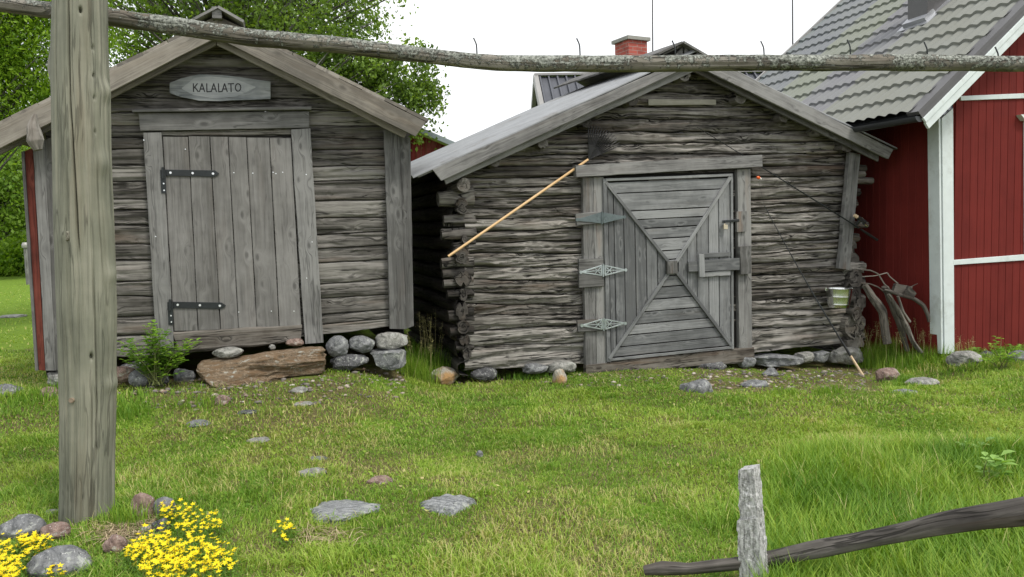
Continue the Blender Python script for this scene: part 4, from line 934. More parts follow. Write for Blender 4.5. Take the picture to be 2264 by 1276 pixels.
# fishing rod leaning on the wall, butt on the ground
rod = thing('fishing_rod', 'long thin black fishing rod with cork grip leaning from ground to cabin wall', 'fishing rod', G(1909, 832))
B0 = G(1909, 832)+np.array([0, 0, .0]); T1 = FR.pt(1690, 455, .03)
at_ = lambda s: B0*(1-s)+T1*s+np.array([0, 0, -.05*math.sin(s*3.14)])
def onrod(px, py):
    b = min(np.linspace(0, 1, 400), key=lambda s: np.hypot(*(np.array(proj(at_(s)))-[px, py]))); return b
s1 = onrod(1881, 786); s2 = onrod(1850, 738)
mb = MB(); tube(mb, [at_(s) for s in np.linspace(s2*.6, 1, 12)], np.linspace(.010, .0035, 12), seg=8, per=60, lump=0); mb.build('blank', M_IRON, rod)
mb = MB(); tube(mb, [at_(0), at_(.01), at_(s1)], [.013, .016, .0135], seg=14, per=16, lump=0); mb.build('cork_grip', M_CORK, rod)
mb = MB(); tube(mb, [at_(s1), at_((s1+s2)/2), at_(s2)], [.017, .013, .010], seg=12, per=10, lump=0); mb.build('reel_seat', M_BLACKP, rod)
mb = MB()
for s in (.35, .55, .72, .86, 1.): 
    c = at_(s); tube(mb, [c+np.array([.012*math.cos(a), -.012+.0*a, .012*math.sin(a)]) for a in np.linspace(0, 6.283, 9)], .0013, seg=5, per=12, lump=0)
tube(mb, [T1, FR.pt(1683, 425, .03), FR.pt(1677, 400, .035)], .0012, seg=5, per=6, lump=0); mb.build('line_guide', M_IRON, rod)
fl_ = MB(); tube(fl_, [FR.pt(1673, 391, .05), FR.pt(1676, 392.5, .05), FR.pt(1679, 394, .05)], [.008, .019, .017], seg=14, per=8, lump=0); f1 = fl_.build('float', M_ORANGE, rod)
fl_ = MB(); tube(fl_, [FR.pt(1679, 394, .05), FR.pt(1683, 396.5, .05), FR.pt(1684, 397, .05)], [.0172, .010, .002], seg=14, per=8, lump=0); fl_.build('float_tip', M_WHITES, f1)
# second rod with reel hung across the wall
rod2 = thing('spinning_rod', 'black spinning rod with a reel lying slanted across the cabin wall behind the lintel end', 'fishing rod', FR.pt(1890, 500, .1))
ra = FR.pt(1541, 281, .03); rb = FR.pt(1880, 492, .15); rc = FR.pt(1940, 531, .17)
mb = MB(); tube(mb, [ra, FR.pt(1656, 352, .03), FR.pt(1760, 417, .10), rb], [.0035, .006, .008, .010], seg=8, per=40, lump=0); mb.build('blank', M_IRON, rod2)
mb = MB(); tube(mb, [rb, rb*.7+rc*.3], [.011, .012], seg=12, per=4, lump=0, rnd=.5); mb.build('reel_seat', M_IRON, rod2)
mb = MB(); tube(mb, [rb*.62+rc*.38, rb*.4+rc*.6, rc], [.012, .016, .015], seg=12, per=10, lump=0); mb.build('grip', M_BLACKP, rod2)
rl_ = MB(); tube(rl_, [FR.pt(1893, 499, .15), FR.pt(1899, 489, .17), FR.pt(1902, 486, .18)], [.012, .024, .028], seg=14, per=8, lump=0); tube(rl_, [FR.pt(1895, 480, .18), FR.pt(1912, 492, .18)], [.026, .030], seg=16, per=4, lump=0)
tube(rl_, [FR.pt(1902, 486, .2), FR.pt(1902, 486, .27), FR.pt(1912, 497, .28)], .004, seg=6, per=8, lump=0); rl = rl_.build('reel', M_BLACKP, rod2)
mb = MB(); tube(mb, [FR.pt(1889, 476, .18), FR.pt(1895, 480, .18)], [.020, .023], seg=14, per=3, lump=0); mb.build('spool', M_CORK, rl)
mb = MB(); tube(mb, [FR.pt(1911, 496, .25), FR.pt(1917, 500, .25)], .011, seg=10, per=3, lump=0); tube(mb, [FR.pt(1905, 487, .19)+FR.n*0+FR.d*.035*math.cos(a)+np.array([0, 0, .035*math.sin(a)]) for a in np.linspace(0, 5, 12)], .0025, seg=6, per=20, lump=0); mb.build('bail', M_STEEL, rl)
# bucket
bc = FR.pt(1855, 638, .19); rtop = .158; rbot = .118; hb_ = .235; tilt = np.array([.03, 0, 1.]); tilt /= np.linalg.norm(tilt); ex = np.cross(tilt, [0, 1., 0]); ex /= np.linalg.norm(ex); ex = -ex if ex[0] < 0 else ex; ey = np.cross(tilt, ex)
bk_ = thing('bucket', 'shiny galvanized bucket hanging on the cabin wall near its right corner', 'bucket', bc-tilt*hb_)
prof = [(rbot-.012, -hb_+.012), (rbot-.004, -hb_), (rbot, -hb_), (rbot+.002, -hb_+.008), (rbot+.012, -hb_*.83), (rbot+.016, -hb_*.82), (rbot+.015, -hb_*.79), (rbot+.026, -hb_*.42), (rbot+.030, -hb_*.41), (rbot+.029, -hb_*.38), (rtop-.002, -.006), (rtop+.003, -.003), (rtop+.004, .001), (rtop+.001, .004), (rtop-.004, .001), (rtop-.005, -.008), (rbot-.002, -hb_+.012), (0, -hb_+.011)]
th = np.linspace(0, 2*math.pi, 65); V = np.array([[bc+ex*r*math.cos(a)+ey*r*math.sin(a)+tilt*z for a in th] for r, z in prof])
mb = MB(); mb.add(V, gridfaces(len(prof), 65), None, .5, True); bb = mb.build('body', M_STEEL, bk_)
md = bb.modifiers.new('e', 'EDGE_SPLIT'); md.split_angle = math.radians(50)
mb = MB(); tube(mb, [bc+ex*math.cos(a)*(rtop+.008)+ey*.02+tilt*(.0-.10*abs(math.sin(a)))+FR.n*(.06*math.sin(a)) for a in np.linspace(0, math.pi, 14)], .0028, seg=6, per=40, lump=0); mb.build('handle', M_STEEL, bk_)
mb = MB(); 
for s in (-1, 1): c = bc+ex*s*(rtop+.006)+tilt*-.006; tube(mb, [c-tilt*.02, c+tilt*.016], .010, seg=8, per=2, lump=0)
mb.build('ear', M_STEEL, bk_)
# small post far left
p0 = G(57, 566); p0 = p0*1.; Yd = 26.; k = ray(58, 570); pz = EYE+k*Yd/k[1]; g0 = gz(pz[0], pz[1])
mb = MB(); tube(mb, [[pz[0], pz[1], g0-.1], [pz[0], pz[1], pz[2]+.35]], .06, seg=12, per=6, lump=.1); 
po = thing('marker_post', 'small pale marker post far off on the lawn at the left edge', 'post', (pz[0], pz[1], g0)); mb.build('post_stem', M_TRIML, po)
mb = MB(); tube(mb, [[pz[0], pz[1], pz[2]+.33], [pz[0], pz[1], pz[2]+.42], [pz[0], pz[1], pz[2]+.5]], [.10, .11, .07], seg=12, per=6, lump=.05); mb.build('post_cap', M_CAPM, po)

# ------------------------------------------------------------------ stones
R_GREY = rockmat('granite_grey', (.10, .105, .11), (.24, .245, .25))
R_PALE = rockmat('granite_pale', (.16, .16, .15), (.33, .325, .30), rust=None)
R_PINK = rockmat('granite_pink', (.15, .10, .085), (.32, .235, .20))
R_DARK = rockmat('stone_dark', (.05, .052, .055), (.13, .13, .135))
R_RUST = rockmat('stone_rust', (.085, .065, .045), (.30, .23, .16), spots=(.34, .27, .18), rust=(.165, .11, .065), band=True)
R_SLAB = rockmat('schist_slab', (.11, .12, .125), (.34, .35, .355), band=True)
R_ORNG = rockmat('stone_orange', (.30, .29, .25), (.46, .44, .38), rust=(.36, .22, .10))
RM = {'g': R_GREY, 'p': R_PALE, 'k': R_PINK, 'd': R_DARK, 'r': R_RUST, 's': R_SLAB, 'o': R_ORNG}
import bmesh
def ico(sub):
    bm = bmesh.new(); bmesh.ops.create_icosphere(bm, subdivisions=sub, radius=1); V = np.array([v.co[:] for v in bm.verts]); Fc = np.array([[v.index for v in f.verts] for f in bm.faces]); bm.free(); return V, Fc
ICO = {k: ico(k) for k in (1, 3, 5)}
ROCKS = []
def rock(label, px, pyb, wpx, hpx, mat, depth=.75, ang=.5, sink=.25, fr=None, off=0., cat='stone', name='stone', group=None, cut=4, sub=5, shape='b', yawr=None):
    r = RS(sd_()+500)
    if fr is None: base = G(px, pyb)
    else: base = fr.pt(px, pyb, off)
    sc = base[1]/F; W = wpx*sc/2; H = hpx*sc
    el = math.atan(1.6/base[1]); H0 = H
    if fr is None: H = max(H*(.82 if hpx > 38 and shape == 'b' else .5), H-2*W*depth*.7*math.sin(el)); 
    if fr is None and H0 < .2*W*2: depth = min(depth, max(.35, H0/(2*W*math.sin(el))))
    if fr is None and shape == 'slab' and mat == 's': depth = .9; H = max(.28*H0, H0-2*W*.9*.75*math.sin(el)); sink = .55
    V, Fc = ICO[sub]; V = V.copy()
    for _ in range(cut+6):                                 # planar facets
        n = r.randn(3); n /= np.linalg.norm(n); d = .95-.5*ang+.25*r.rand(); s = V@n; V = V-n*np.maximum(s-d, 0)[:, None]*.93
    q = r.rand()*50; V = V*(1+.22*(fbm(V[:, 0]*1.3+q, V[:, 1]*1.3, V[:, 2]*1.3, 4)-.5)*2)[:, None]
    if shape == 'slab' and fr is None: aa = np.arctan2(V[:, 1], V[:, 0]); V[:, :2] *= (1+.55*(fbm(np.cos(aa)*1.6+q, np.sin(aa)*1.6, q, 3)-.5)*2)[:, None]
    V += V*(.06*(fbm(V[:, 0]*7+q, V[:, 1]*7, V[:, 2]*7, 3)-.5)*2)[:, None]
    V -= (V.max(0)+V.min(0))/2; V /= (V.max(0)-V.min(0))/2
    if shape == 'slab': V[:, 2] = np.sign(V[:, 2])*np.abs(V[:, 2])**.45*.8+.2*V[:, 2]
    D = W*2*depth/2; S = np.array([W, D, H/(2-2*sink)])
    o = bpy.data.objects.new(name, None) if 0 else None
    me = bpy.data.meshes.new(name); me.from_pydata((V*S).tolist(), [], Fc.tolist()); me.polygons.foreach_set('use_smooth', [True]*len(me.polygons)); me.update(); me.materials.append(RM[mat])
    o = bpy.data.objects.new(name, me); SC.collection.objects.link(o)
    loc = base+np.array([0, D*(.6 if fr is None else .0), S[2]*(1-2*sink)]); o.location = loc; o.rotation_euler = (0, 0, (r.rand()-.5)*.3 if yawr is None else yawr)
    tag(o, label, cat, group); ROCKS.append((loc[0], loc[1], W*1.0, D*1.0)); return o
# step
mb = MB(); NS, NT_ = 140, 90
def stepstone():
    TL = FL.pt(422, 794, .10); TR = FL.pt(730, 752, .10); BL = G(470, 862); BR = G(738, 830)
    V, Fc = ico(6); q = 3.3
    C8 = lambda u, v, w_: None
    P = V/np.abs(V).max(1)[:, None]; P = P*.72+V*.28*1.3; P /= np.abs(P).max(0)
    u = (P[:, 0]+1)/2; v = (P[:, 2]+1)/2; w_ = (1-P[:, 1])/2           # u along, v up, w towards viewer
    topb = TL[None]*(1-u[:, None])+TR[None]*u[:, None]; 
    topf = topb+FL.n*.24+np.array([0, 0, -.07])*(1-u[:, None])+np.array([0, 0, -.035])
    botf = BL[None]*(1-u[:, None])+BR[None]*u[:, None]; botf[:, 2] -= .03; botb = botf+FL.b*.45
    X = (topb*(1-w_[:, None])+topf*w_[:, None])*v[:, None]+(botb*(1-w_[:, None])+botf*w_[:, None])*(1-v[:, None])
    nrm = V; X = X+nrm*((fbm(X[:, 0]*2.2, X[:, 1]*2.2, X[:, 2]*9, 5)-.5)*.16)[:, None]+nrm*((fbm(X[:, 0]*9, X[:, 1]*9, X[:, 2]*22, 3)-.5)*.035)[:, None]
    X = X-nrm*(.03*sst(fbm(X[:, 0]*1.5+4, X[:, 1]*2, X[:, 2]*14, 3), .55, .62))[:, None]
    c = X.mean(0); me = bpy.data.meshes.new('step_stone'); me.from_pydata((X-c).tolist(), [], Fc.tolist()); me.polygons.foreach_set('use_smooth', [True]*len(me.polygons)); me.update(); me.materials.append(R_RUST)
    o = bpy.data.objects.new('step_stone', me); SC.collection.objects.link(o); o.location = c; tag(o, 'long rust brown rock slab lying as a doorstep under the plank door', 'stone')
    ROCKS.append((c[0], c[1], .75, .3))
stepstone()
FG = 'foundation stones under the left log shed'
for a in [
 ('round speckled grey stone just right of the step slab, under the jamb', 747, 789, 52, 48, 'g', dict(fr=FL, off=.05, sink=.05, ang=.2)),
 ('rounded brownish grey stone, middle one of the upper row right of the step slab', 801, 779, 60, 38, 'g', dict(fr=FL, off=.05, sink=.05, ang=.3)),
 ('squarish grey stone directly under the right corner boards of the log shed', 867, 770, 72, 38, 'p', dict(fr=FL, off=.02, sink=.05, ang=.7, shape='slab')),
 ('dark flat stone wedged below the round speckled stone', 774, 817, 86, 36, 'd', dict(fr=FL, off=.05, sink=.1, ang=.6)),
 ('pale grey blocky stone, lowest under the right corner boards', 857, 812, 78, 44, 'g', dict(fr=FL, off=.05, sink=.1, ang=.8, shape='slab')),
 ('small pinkish stone on the right end of the step slab below the sill', 652, 765, 40, 17, 'k', dict(fr=FL, off=.14, sink=.05)),
 ('flat oval grey stone lying on the left end of the step slab', 505, 790, 68, 24, 'p', dict(fr=FL, off=.16, sink=.05, ang=.3)),
 ('tiny grey stone between sill and step slab', 602, 773, 15, 12, 'p', dict(fr=FL, off=.12, sink=.05, sub=3)),
 ('pinkish angular stone right behind the timber post at the shed base', 272, 842, 50, 34, 'k', dict(fr=FL, off=.12, sink=.1)),
 ('grey stone below the raspberry bush beside the pinkish one', 310, 852, 56, 36, 'g', dict(fr=FL, off=.2, sink=.1)),
 ('dark grey stone behind the raspberry bush', 345, 858, 60, 40, 'd', dict(fr=FL, off=.15, sink=.1)),
 ('grey block under the left end of the sill', 408, 852, 48, 40, 'g', dict(fr=FL, off=.02, sink=.1, ang=.7)),
 ('grey foundation stone hidden in shade under the left log wall', 300, 822, 70, 26, 'd', dict(fr=FL, off=-.05, sink=.05)),
 ('pale stone under the left corner boards of the log shed', 128, 850, 46, 30, 'p', dict(fr=FL, off=.0, sink=.1)),
 ('stone in the grass left of the timber post below the corner boards', 112, 882, 48, 28, 'k', dict(fr=FL, off=.25, sink=.2)),
]: rock(a[0], *a[1:6], group=FG, **a[6])
FG2 = 'foundation stones under the right cabin'
for a in [
 ('long low grey stone under the bottom log right of the cabin door', 1716, 806, 112, 24, 'g', dict(fr=FR, off=-.02, sink=.05, ang=.7, shape='slab')),
 ('squarish grey stone under the bottom log, second from the cabin door', 1778, 802, 46, 26, 'p', dict(fr=FR, off=-.02, sink=.05, ang=.6)),
 ('flat grey stone under the bottom log, third from the cabin door', 1812, 801, 46, 26, 'g', dict(fr=FR, off=.0, sink=.05, ang=.7, shape='slab')),
 ('large squared grey corner stone under the right corner of the cabin', 1870, 806, 82, 40, 'p', dict(fr=FR, off=.06, sink=.05, ang=.9, shape='slab')),
 ('grey stone peeping out under the threshold right end', 1650, 812, 44, 26, 'g', dict(fr=FR, off=.02, sink=.1)),
 ('grey stone under the threshold middle', 1560, 822, 90, 24, 'd', dict(fr=FR, off=-.03, sink=.1)),
 ('grey stone under the left bottom log of the cabin', 1185, 824, 60, 22, 'g', dict(fr=FR, off=.02, sink=.1)),
 ('grey stone under the bottom log just left of the cabin door', 1240, 822, 70, 26, 'p', dict(fr=FR, off=.0, sink=.1, shape='slab')),
 ('dark stone under the left corner of the cabin', 1070, 838, 60, 26, 'd', dict(fr=FR, off=.0, sink=.1)),
]: rock(a[0], *a[1:6], group=FG2, **a[6])
for a in [
 ('white and orange angular boulder at the foot of the tall grass between the sheds', 982, 852, 68, 46, 'o', dict(ang=.8)),
 ('small pale boulder at the grass edge below the cabin wall', 1238, 850, 34, 38, 'o', dict(ang=.5)),
 ('small grey stone in the grass left of the orange boulder', 893, 826, 22, 12, 'g', {}),
 ('large grey flat slab sunk in the lawn, left of the two', 750, 1150, 178, 52, 's', dict(depth=.55, sink=.45, shape='slab', yawr=.25)),
 ('grey folded slab sunk in the lawn, right of the two', 985, 1134, 132, 52, 's', dict(depth=.6, sink=.45, shape='slab', yawr=-.3)),
 ('small pale rock flush with the lawn above the large flat slab', 688, 1054, 66, 26, 'p', dict(sink=.4)),
 ('thin grey rock edge just behind the small pale rock', 700, 1018, 48, 10, 'g', dict(sink=.5)),
 ('brownish flat rock flush with the lawn above the folded slab', 842, 1070, 66, 22, 'k', dict(sink=.5, shape='slab')),
 ('little upright grey stone in the middle of the lawn', 1060, 1010, 18, 16, 'g', dict(sub=3)),
 ('grey flat stone in the lawn in front of the doorstep, left', 432, 932, 56, 20, 'g', dict(sink=.45)),
 ('small black flat stone in the lawn in front of the doorstep', 545, 912, 50, 11, 'd', dict(sink=.4)),
 ('grey flat stone in the lawn in front of the black one', 570, 978, 60, 12, 'p', dict(sink=.5)),
 ('small stone stub under the front of the doorstep', 490, 888, 34, 26, 'k', {}),
 ('pale small stone beside the right end of the doorstep', 660, 868, 40, 18, 'p', {}),
 ('flat pale stone in the grass below the doorstep end', 668, 886, 52, 9, 'p', dict(sink=.5)),
 ('blue grey flagstone in front of the cabin threshold', 1545, 868, 78, 34, 'g', dict(shape='slab', sink=.3, ang=.9)),
 ('blue grey angular stone on the rubble right of the flagstone', 1705, 832, 40, 22, 'g', dict(ang=.8)),
 ('grey flat stone slanting on the rubble below the angular one', 1672, 856, 66, 20, 'g', dict(ang=.8, sink=.35)),
 ('brown earthy mound stone right of the fishing rod butt', 1968, 842, 54, 32, 'k', dict(sink=.3)),
 ('flat grey stone in the grass right of the brown mound', 2048, 852, 74, 24, 'p', dict(sink=.4)),
 ('long low grey stone in the lawn below the fishing rod butt', 2005, 871, 62, 14, 'g', dict(sink=.5)),
 ('pale rounded boulder at the foot of the red house wall', 2142, 808, 76, 38, 'p', {}),
 ('pale boulder cut by the right picture edge at the red house', 2262, 806, 56, 36, 'g', {}),
 ('small dark stone between the two pale boulders at the red house', 2185, 795, 40, 22, 'd', {}),
 ('grey flat stone cut by the left picture edge', 8, 876, 66, 34, 'g', dict(sink=.35)),
 ('small white stone row bit far off on the left lawn', 20, 704, 60, 10, 'p', dict(sink=.3)),
 ('tall pinkish stone with a white top right of the timber post foot', 311, 1150, 60, 70, 'k', dict(sink=.15)),
 ('dark grey stone leaning beside the pinkish stone', 362, 1150, 52, 60, 'g', dict(sink=.15)),
 ('lower grey stone in front of the dark grey one', 352, 1180, 44, 40, 'd', dict(sink=.2)),
 ('large speckled grey stone at the left picture edge', 36, 1196, 102, 62, 'g', dict(sink=.2, ang=.3)),
 ('round pink granite stone left of the timber post foot', 114, 1196, 74, 42, 'k', dict(sink=.2, ang=.2)),
 ('big grey round stone at the bottom left between the yellow flowers', 116, 1290, 150, 88, 'g', dict(sink=.2, ang=.25)),
 ('two tone pink and pale stone in front of the timber post', 250, 1224, 56, 48, 'k', dict(sink=.2)),
 ('small round grey pebble stone among the dry stalks', 324, 1180, 32, 22, 'p', dict(sub=3)),
 ('small flat pale stone just left behind the post foot', 112, 1136, 38, 12, 'p', dict(sink=.3)),
]: rock(a[0], *a[1:6], **a[6])

# ------------------------------------------------------------------ rubble strip (pebbles and wood chips) in front of the cabin
def pebbles():
    r = RS(9); mb = MB(); V0, F0 = ICO[1]
    for i in range(900):
        if i < 420: px, py = 1500+430*r.rand()**.8, 800+ (18+42*r.rand()**1.2)+ (4 if r.rand() < .5 else 0)
        elif i < 520: px, py = 1000+480*r.rand(), 830+25*r.rand()
        elif i < 740: px, py = 420+480*r.rand(), 838+50*r.rand()
        elif i < 800: px, py = 700+200*r.rand(), 815+30*r.rand()
        else: px, py = 250+190*r.rand(), 850+45*r.rand()
        if px > 1880 and py < 815: continue
        p = G(px, py); s = .008+.02*r.rand()**2.5; q = r.rand()*9
        V = V0*(1+.35*(vn(V0[:, 0]*2+q, V0[:, 1]*2, V0[:, 2]*2)-.5))[:, None]*s*np.array([1+r.rand()*.8, 1, .6]); a = r.rand()*6
        V = np.stack([V[:, 0]*math.cos(a)-V[:, 1]*math.sin(a), V[:, 0]*math.sin(a)+V[:, 1]*math.cos(a), V[:, 2]], -1)
        mb.add(V+p+np.array([0, 0, s*.3]), F0, None, r.rand(), True)
    m, t, b = newmat('pebbles'); k = NT(t); at = k.n('Attribute', attribute_name='rnd')
    k.l(k.ramp(at.outputs['Fac'], [(0, (.07, .06, .055)), (.4, (.20, .18, .16)), (.7, (.24, .17, .13)), (1, (.5, .46, .40))]), b.inputs['Base Color']); b.inputs['Roughness'].default_value = .9
    o = mb.build('pebbles', m, None, kind='stuff'); o['label'] = 'small pebbles strewn on the bare strip in front of the cabin'
    mb = MB()
    for i in range(900):
        if i < 650: px, py = 1490+460*r.rand(), 812+58*r.rand()
        else: px, py = 240+620*r.rand(), 840+50*r.rand()
        p = G(px, py)+np.array([0, 0, .006+.01*r.rand()]); a = r.rand()*6.3; L = .01+.05*r.rand()**2; d = np.array([math.cos(a), math.sin(a), (r.rand()-.5)*.4])*L; n_ = np.array([-math.sin(a), math.cos(a), 0])*.004
        mb.add([p-d-n_, p+d-n_, p+d+n_, p-d+n_], [(0, 1, 2, 3)], None, r.rand())
    m, t, b = newmat('litter'); k = NT(t); at = k.n('Attribute', attribute_name='rnd')
    k.l(k.ramp(at.outputs['Fac'], [(0, (.05, .03, .018)), (.6, (.20, .13, .08)), (1, (.42, .33, .22))]), b.inputs['Base Color']); b.inputs['Roughness'].default_value = .9
    o = mb.build('wood_litter', m, None, kind='stuff'); o['label'] = 'brown twigs and bark bits littering the ground along the sheds'
pebbles()

# ------------------------------------------------------------------ branch pile between cabin and red house
FX = Frame(1960, 700, 9.75, 6)
def wpath(P, o=0.): return [FX.pt(x, y, o+k*.0) for k, (x, y) in enumerate(P)]
BG = 'old branches and planks leaning between the cabin and the red house'
for lab, P, R_, o_, ell in [
 ('broad weathered slab of driftwood standing aslant in the branch pile', [(1957, 634), (1972, 672), (1992, 729), (2006, 775)], [.075, .085, .08, .06], .0, .5),
 ('second darker slab leaning left of the broad one', [(1912, 630), (1930, 660), (1952, 690), (1962, 760)], [.05, .065, .07, .06], .08, .5),
 ('long thick branch curving over the pile and bending down to the right', [(1955, 641), (1990, 652), (2020, 660), (2042, 676), (2051, 697), (2054, 712)], [.022, .026, .028, .028, .026, .02], .22, 1),
 ('crooked branch falling from the pile to the grass on the right', [(1964, 651), (1986, 685), (2004, 723), (2017, 754), (2036, 780)], [.025, .035, .04, .035, .03], .15, 1),
 ('straight stick beside the crooked branch', [(1985, 655), (1997, 690), (2012, 712)], [.018, .02, .018], .25, 1),
 ('thin arched twig reaching up against the cabin corner', [(1902, 596), (1925, 598), (1942, 606), (1955, 628), (1970, 643)], [.008, .009, .01, .01, .009], .1, 1),
 ('thin kinked twig above the pile against the red wall', [(1906, 612), (1935, 610), (1951, 606), (1962, 603), (1966, 611), (1985, 627)], [.007, .007, .008, .009, .009, .01], .05, 1),
 ('short straight twig pointing right against the red wall', [(1990, 645), (2010, 636), (2029, 627)], [.007, .006, .004], .05, 1),
 ('thin twig lying low over the left of the pile', [(1904, 626), (1925, 628), (1943, 636), (1960, 650)], [.007, .01, .01, .012], .2, 1)]:
    mb = MB(); tube(mb, wpath(P, o_), np.array(R_)*.85, seg=18, per=40, lump=.3, rough=.3, ell=ell, freq=6.); tag(mb.build('branch', M_BRANCHD), lab, 'branch', BG)
for lab, q, o_ in [('flat grey plank lying on top of the pile, upper one', ((1968, 648), (1976, 627), (2004, 657), (2012, 634)), .1), ('flat grey plank lying on top of the pile, tilted right end', ((1990, 655), (2006, 632), (2012, 662), (2021, 648)), .2)]:
    mb = MB(); board(mb, FX, *q, o_, .05, wob=.006); tag(mb.build('plank', M_BRANCHD), lab, 'plank', BG)

# ------------------------------------------------------------------ vegetation helpers
def blades(P, h, wd, lean, r, curve=.5, az=None, rndv=None):
    """five-vertex grass blades: P (n,3) roots"""
    n = len(P); az = r.rand(n)*2*math.pi if az is None else az; face = az+math.pi/2+(r.rand(n)-.5)*1.
    D = np.stack([np.cos(az), np.sin(az), np.zeros(n)], -1); Wv = np.stack([np.cos(face), np.sin(face), np.zeros(n)], -1)*wd[:, None]/2
    Z = np.array([0, 0, 1.])
    m = P+D*(h*lean*.35)[:, None]+Z*(h*.55*np.sqrt(np.maximum(1-lean**2*.3, .1)))[:, None]
    t = P+D*(h*lean)[:, None]+Z*(h*np.sqrt(np.maximum(1-lean**2, .05)))[:, None]
    V = np.stack([P-Wv, P+Wv, m-Wv*.75, m+Wv*.75, t], 1).reshape(-1, 3); i = np.arange(n)*5
    Q = np.stack([i, i+1, i+3, i+2], -1); T = np.stack([i+2, i+3, i+4], -1)
    R_ = np.repeat(r.rand(n) if rndv is None else rndv, 5); return V, Q, T, R_
def add_blades(mb, *a, **k):
    V, Q, T, R_ = blades(*a, **k); mb.add(V, Q, None, R_); n0 = mb.n-len(V); mb.f.append(T+n0); mb.sm.append(False)
def leafcloud(mb, C, size, r, nrm_up=.4, asp=.6, rn=None):
    """C (n,3) leaf positions, one folded quad-ish leaf (4 verts, 2 tris) each"""
    n = len(C); a = r.randn(n, 3); a /= np.linalg.norm(a, axis=1)[:, None]; b = r.randn(n, 3)+np.array([0, 0, nrm_up*2]); b = np.cross(a, b); b /= np.linalg.norm(b, axis=1)[:, None]+1e-9
    s = size*(.6+.8*r.rand(n))[:, None]; c = np.cross(a, b)
    V = np.stack([C, C+a*s*.5+b*s*asp*.5, C+a*s, C+a*s*.5-b*s*asp*.5+c*s*.1], 1).reshape(-1, 3); i = np.arange(n)*4
    mb.add(V, np.stack([i, i+1, i+2, i+3], -1), None, np.repeat(r.rand(n) if rn is None else rn, 4))
# colour ramps (rnd attribute 0..1)
def grassmat(name, stops):
    m = bpy.data.materials.new(name); m.use_nodes = True; t = m.node_tree; t.nodes.clear(); k = NT(t)
    at = k.n('Attribute', attribute_name='rnd'); col = k.ramp(at.outputs['Fac'], stops)
    o = k.n('OutputMaterial'); d = k.n('BsdfPrincipled'); d.inputs['Roughness'].default_value = .55; d.inputs['Specular IOR Level'].default_value = .3
    tr = k.n('BsdfTranslucent'); mxs = k.n('MixShader'); mxs.inputs[0].default_value = .35
    k.l(col, d.inputs['Base Color']); k.l(k.mix(1., col, (1.25, 1.2, .6), 'MULTIPLY'), tr.inputs[0]); k.l(d.outputs[0], mxs.inputs[1]); k.l(tr.outputs[0], mxs.inputs[2]); k.l(mxs.outputs[0], o.inputs[0]); return m
M_GRASS = grassmat('grass', [(0., (.065, .17, .012)), (.35, (.155, .295, .028)), (.62, (.31, .44, .06)), (.78, (.38, .49, .09)), (.88, (.52, .52, .20)), (1., (.54, .47, .23))])
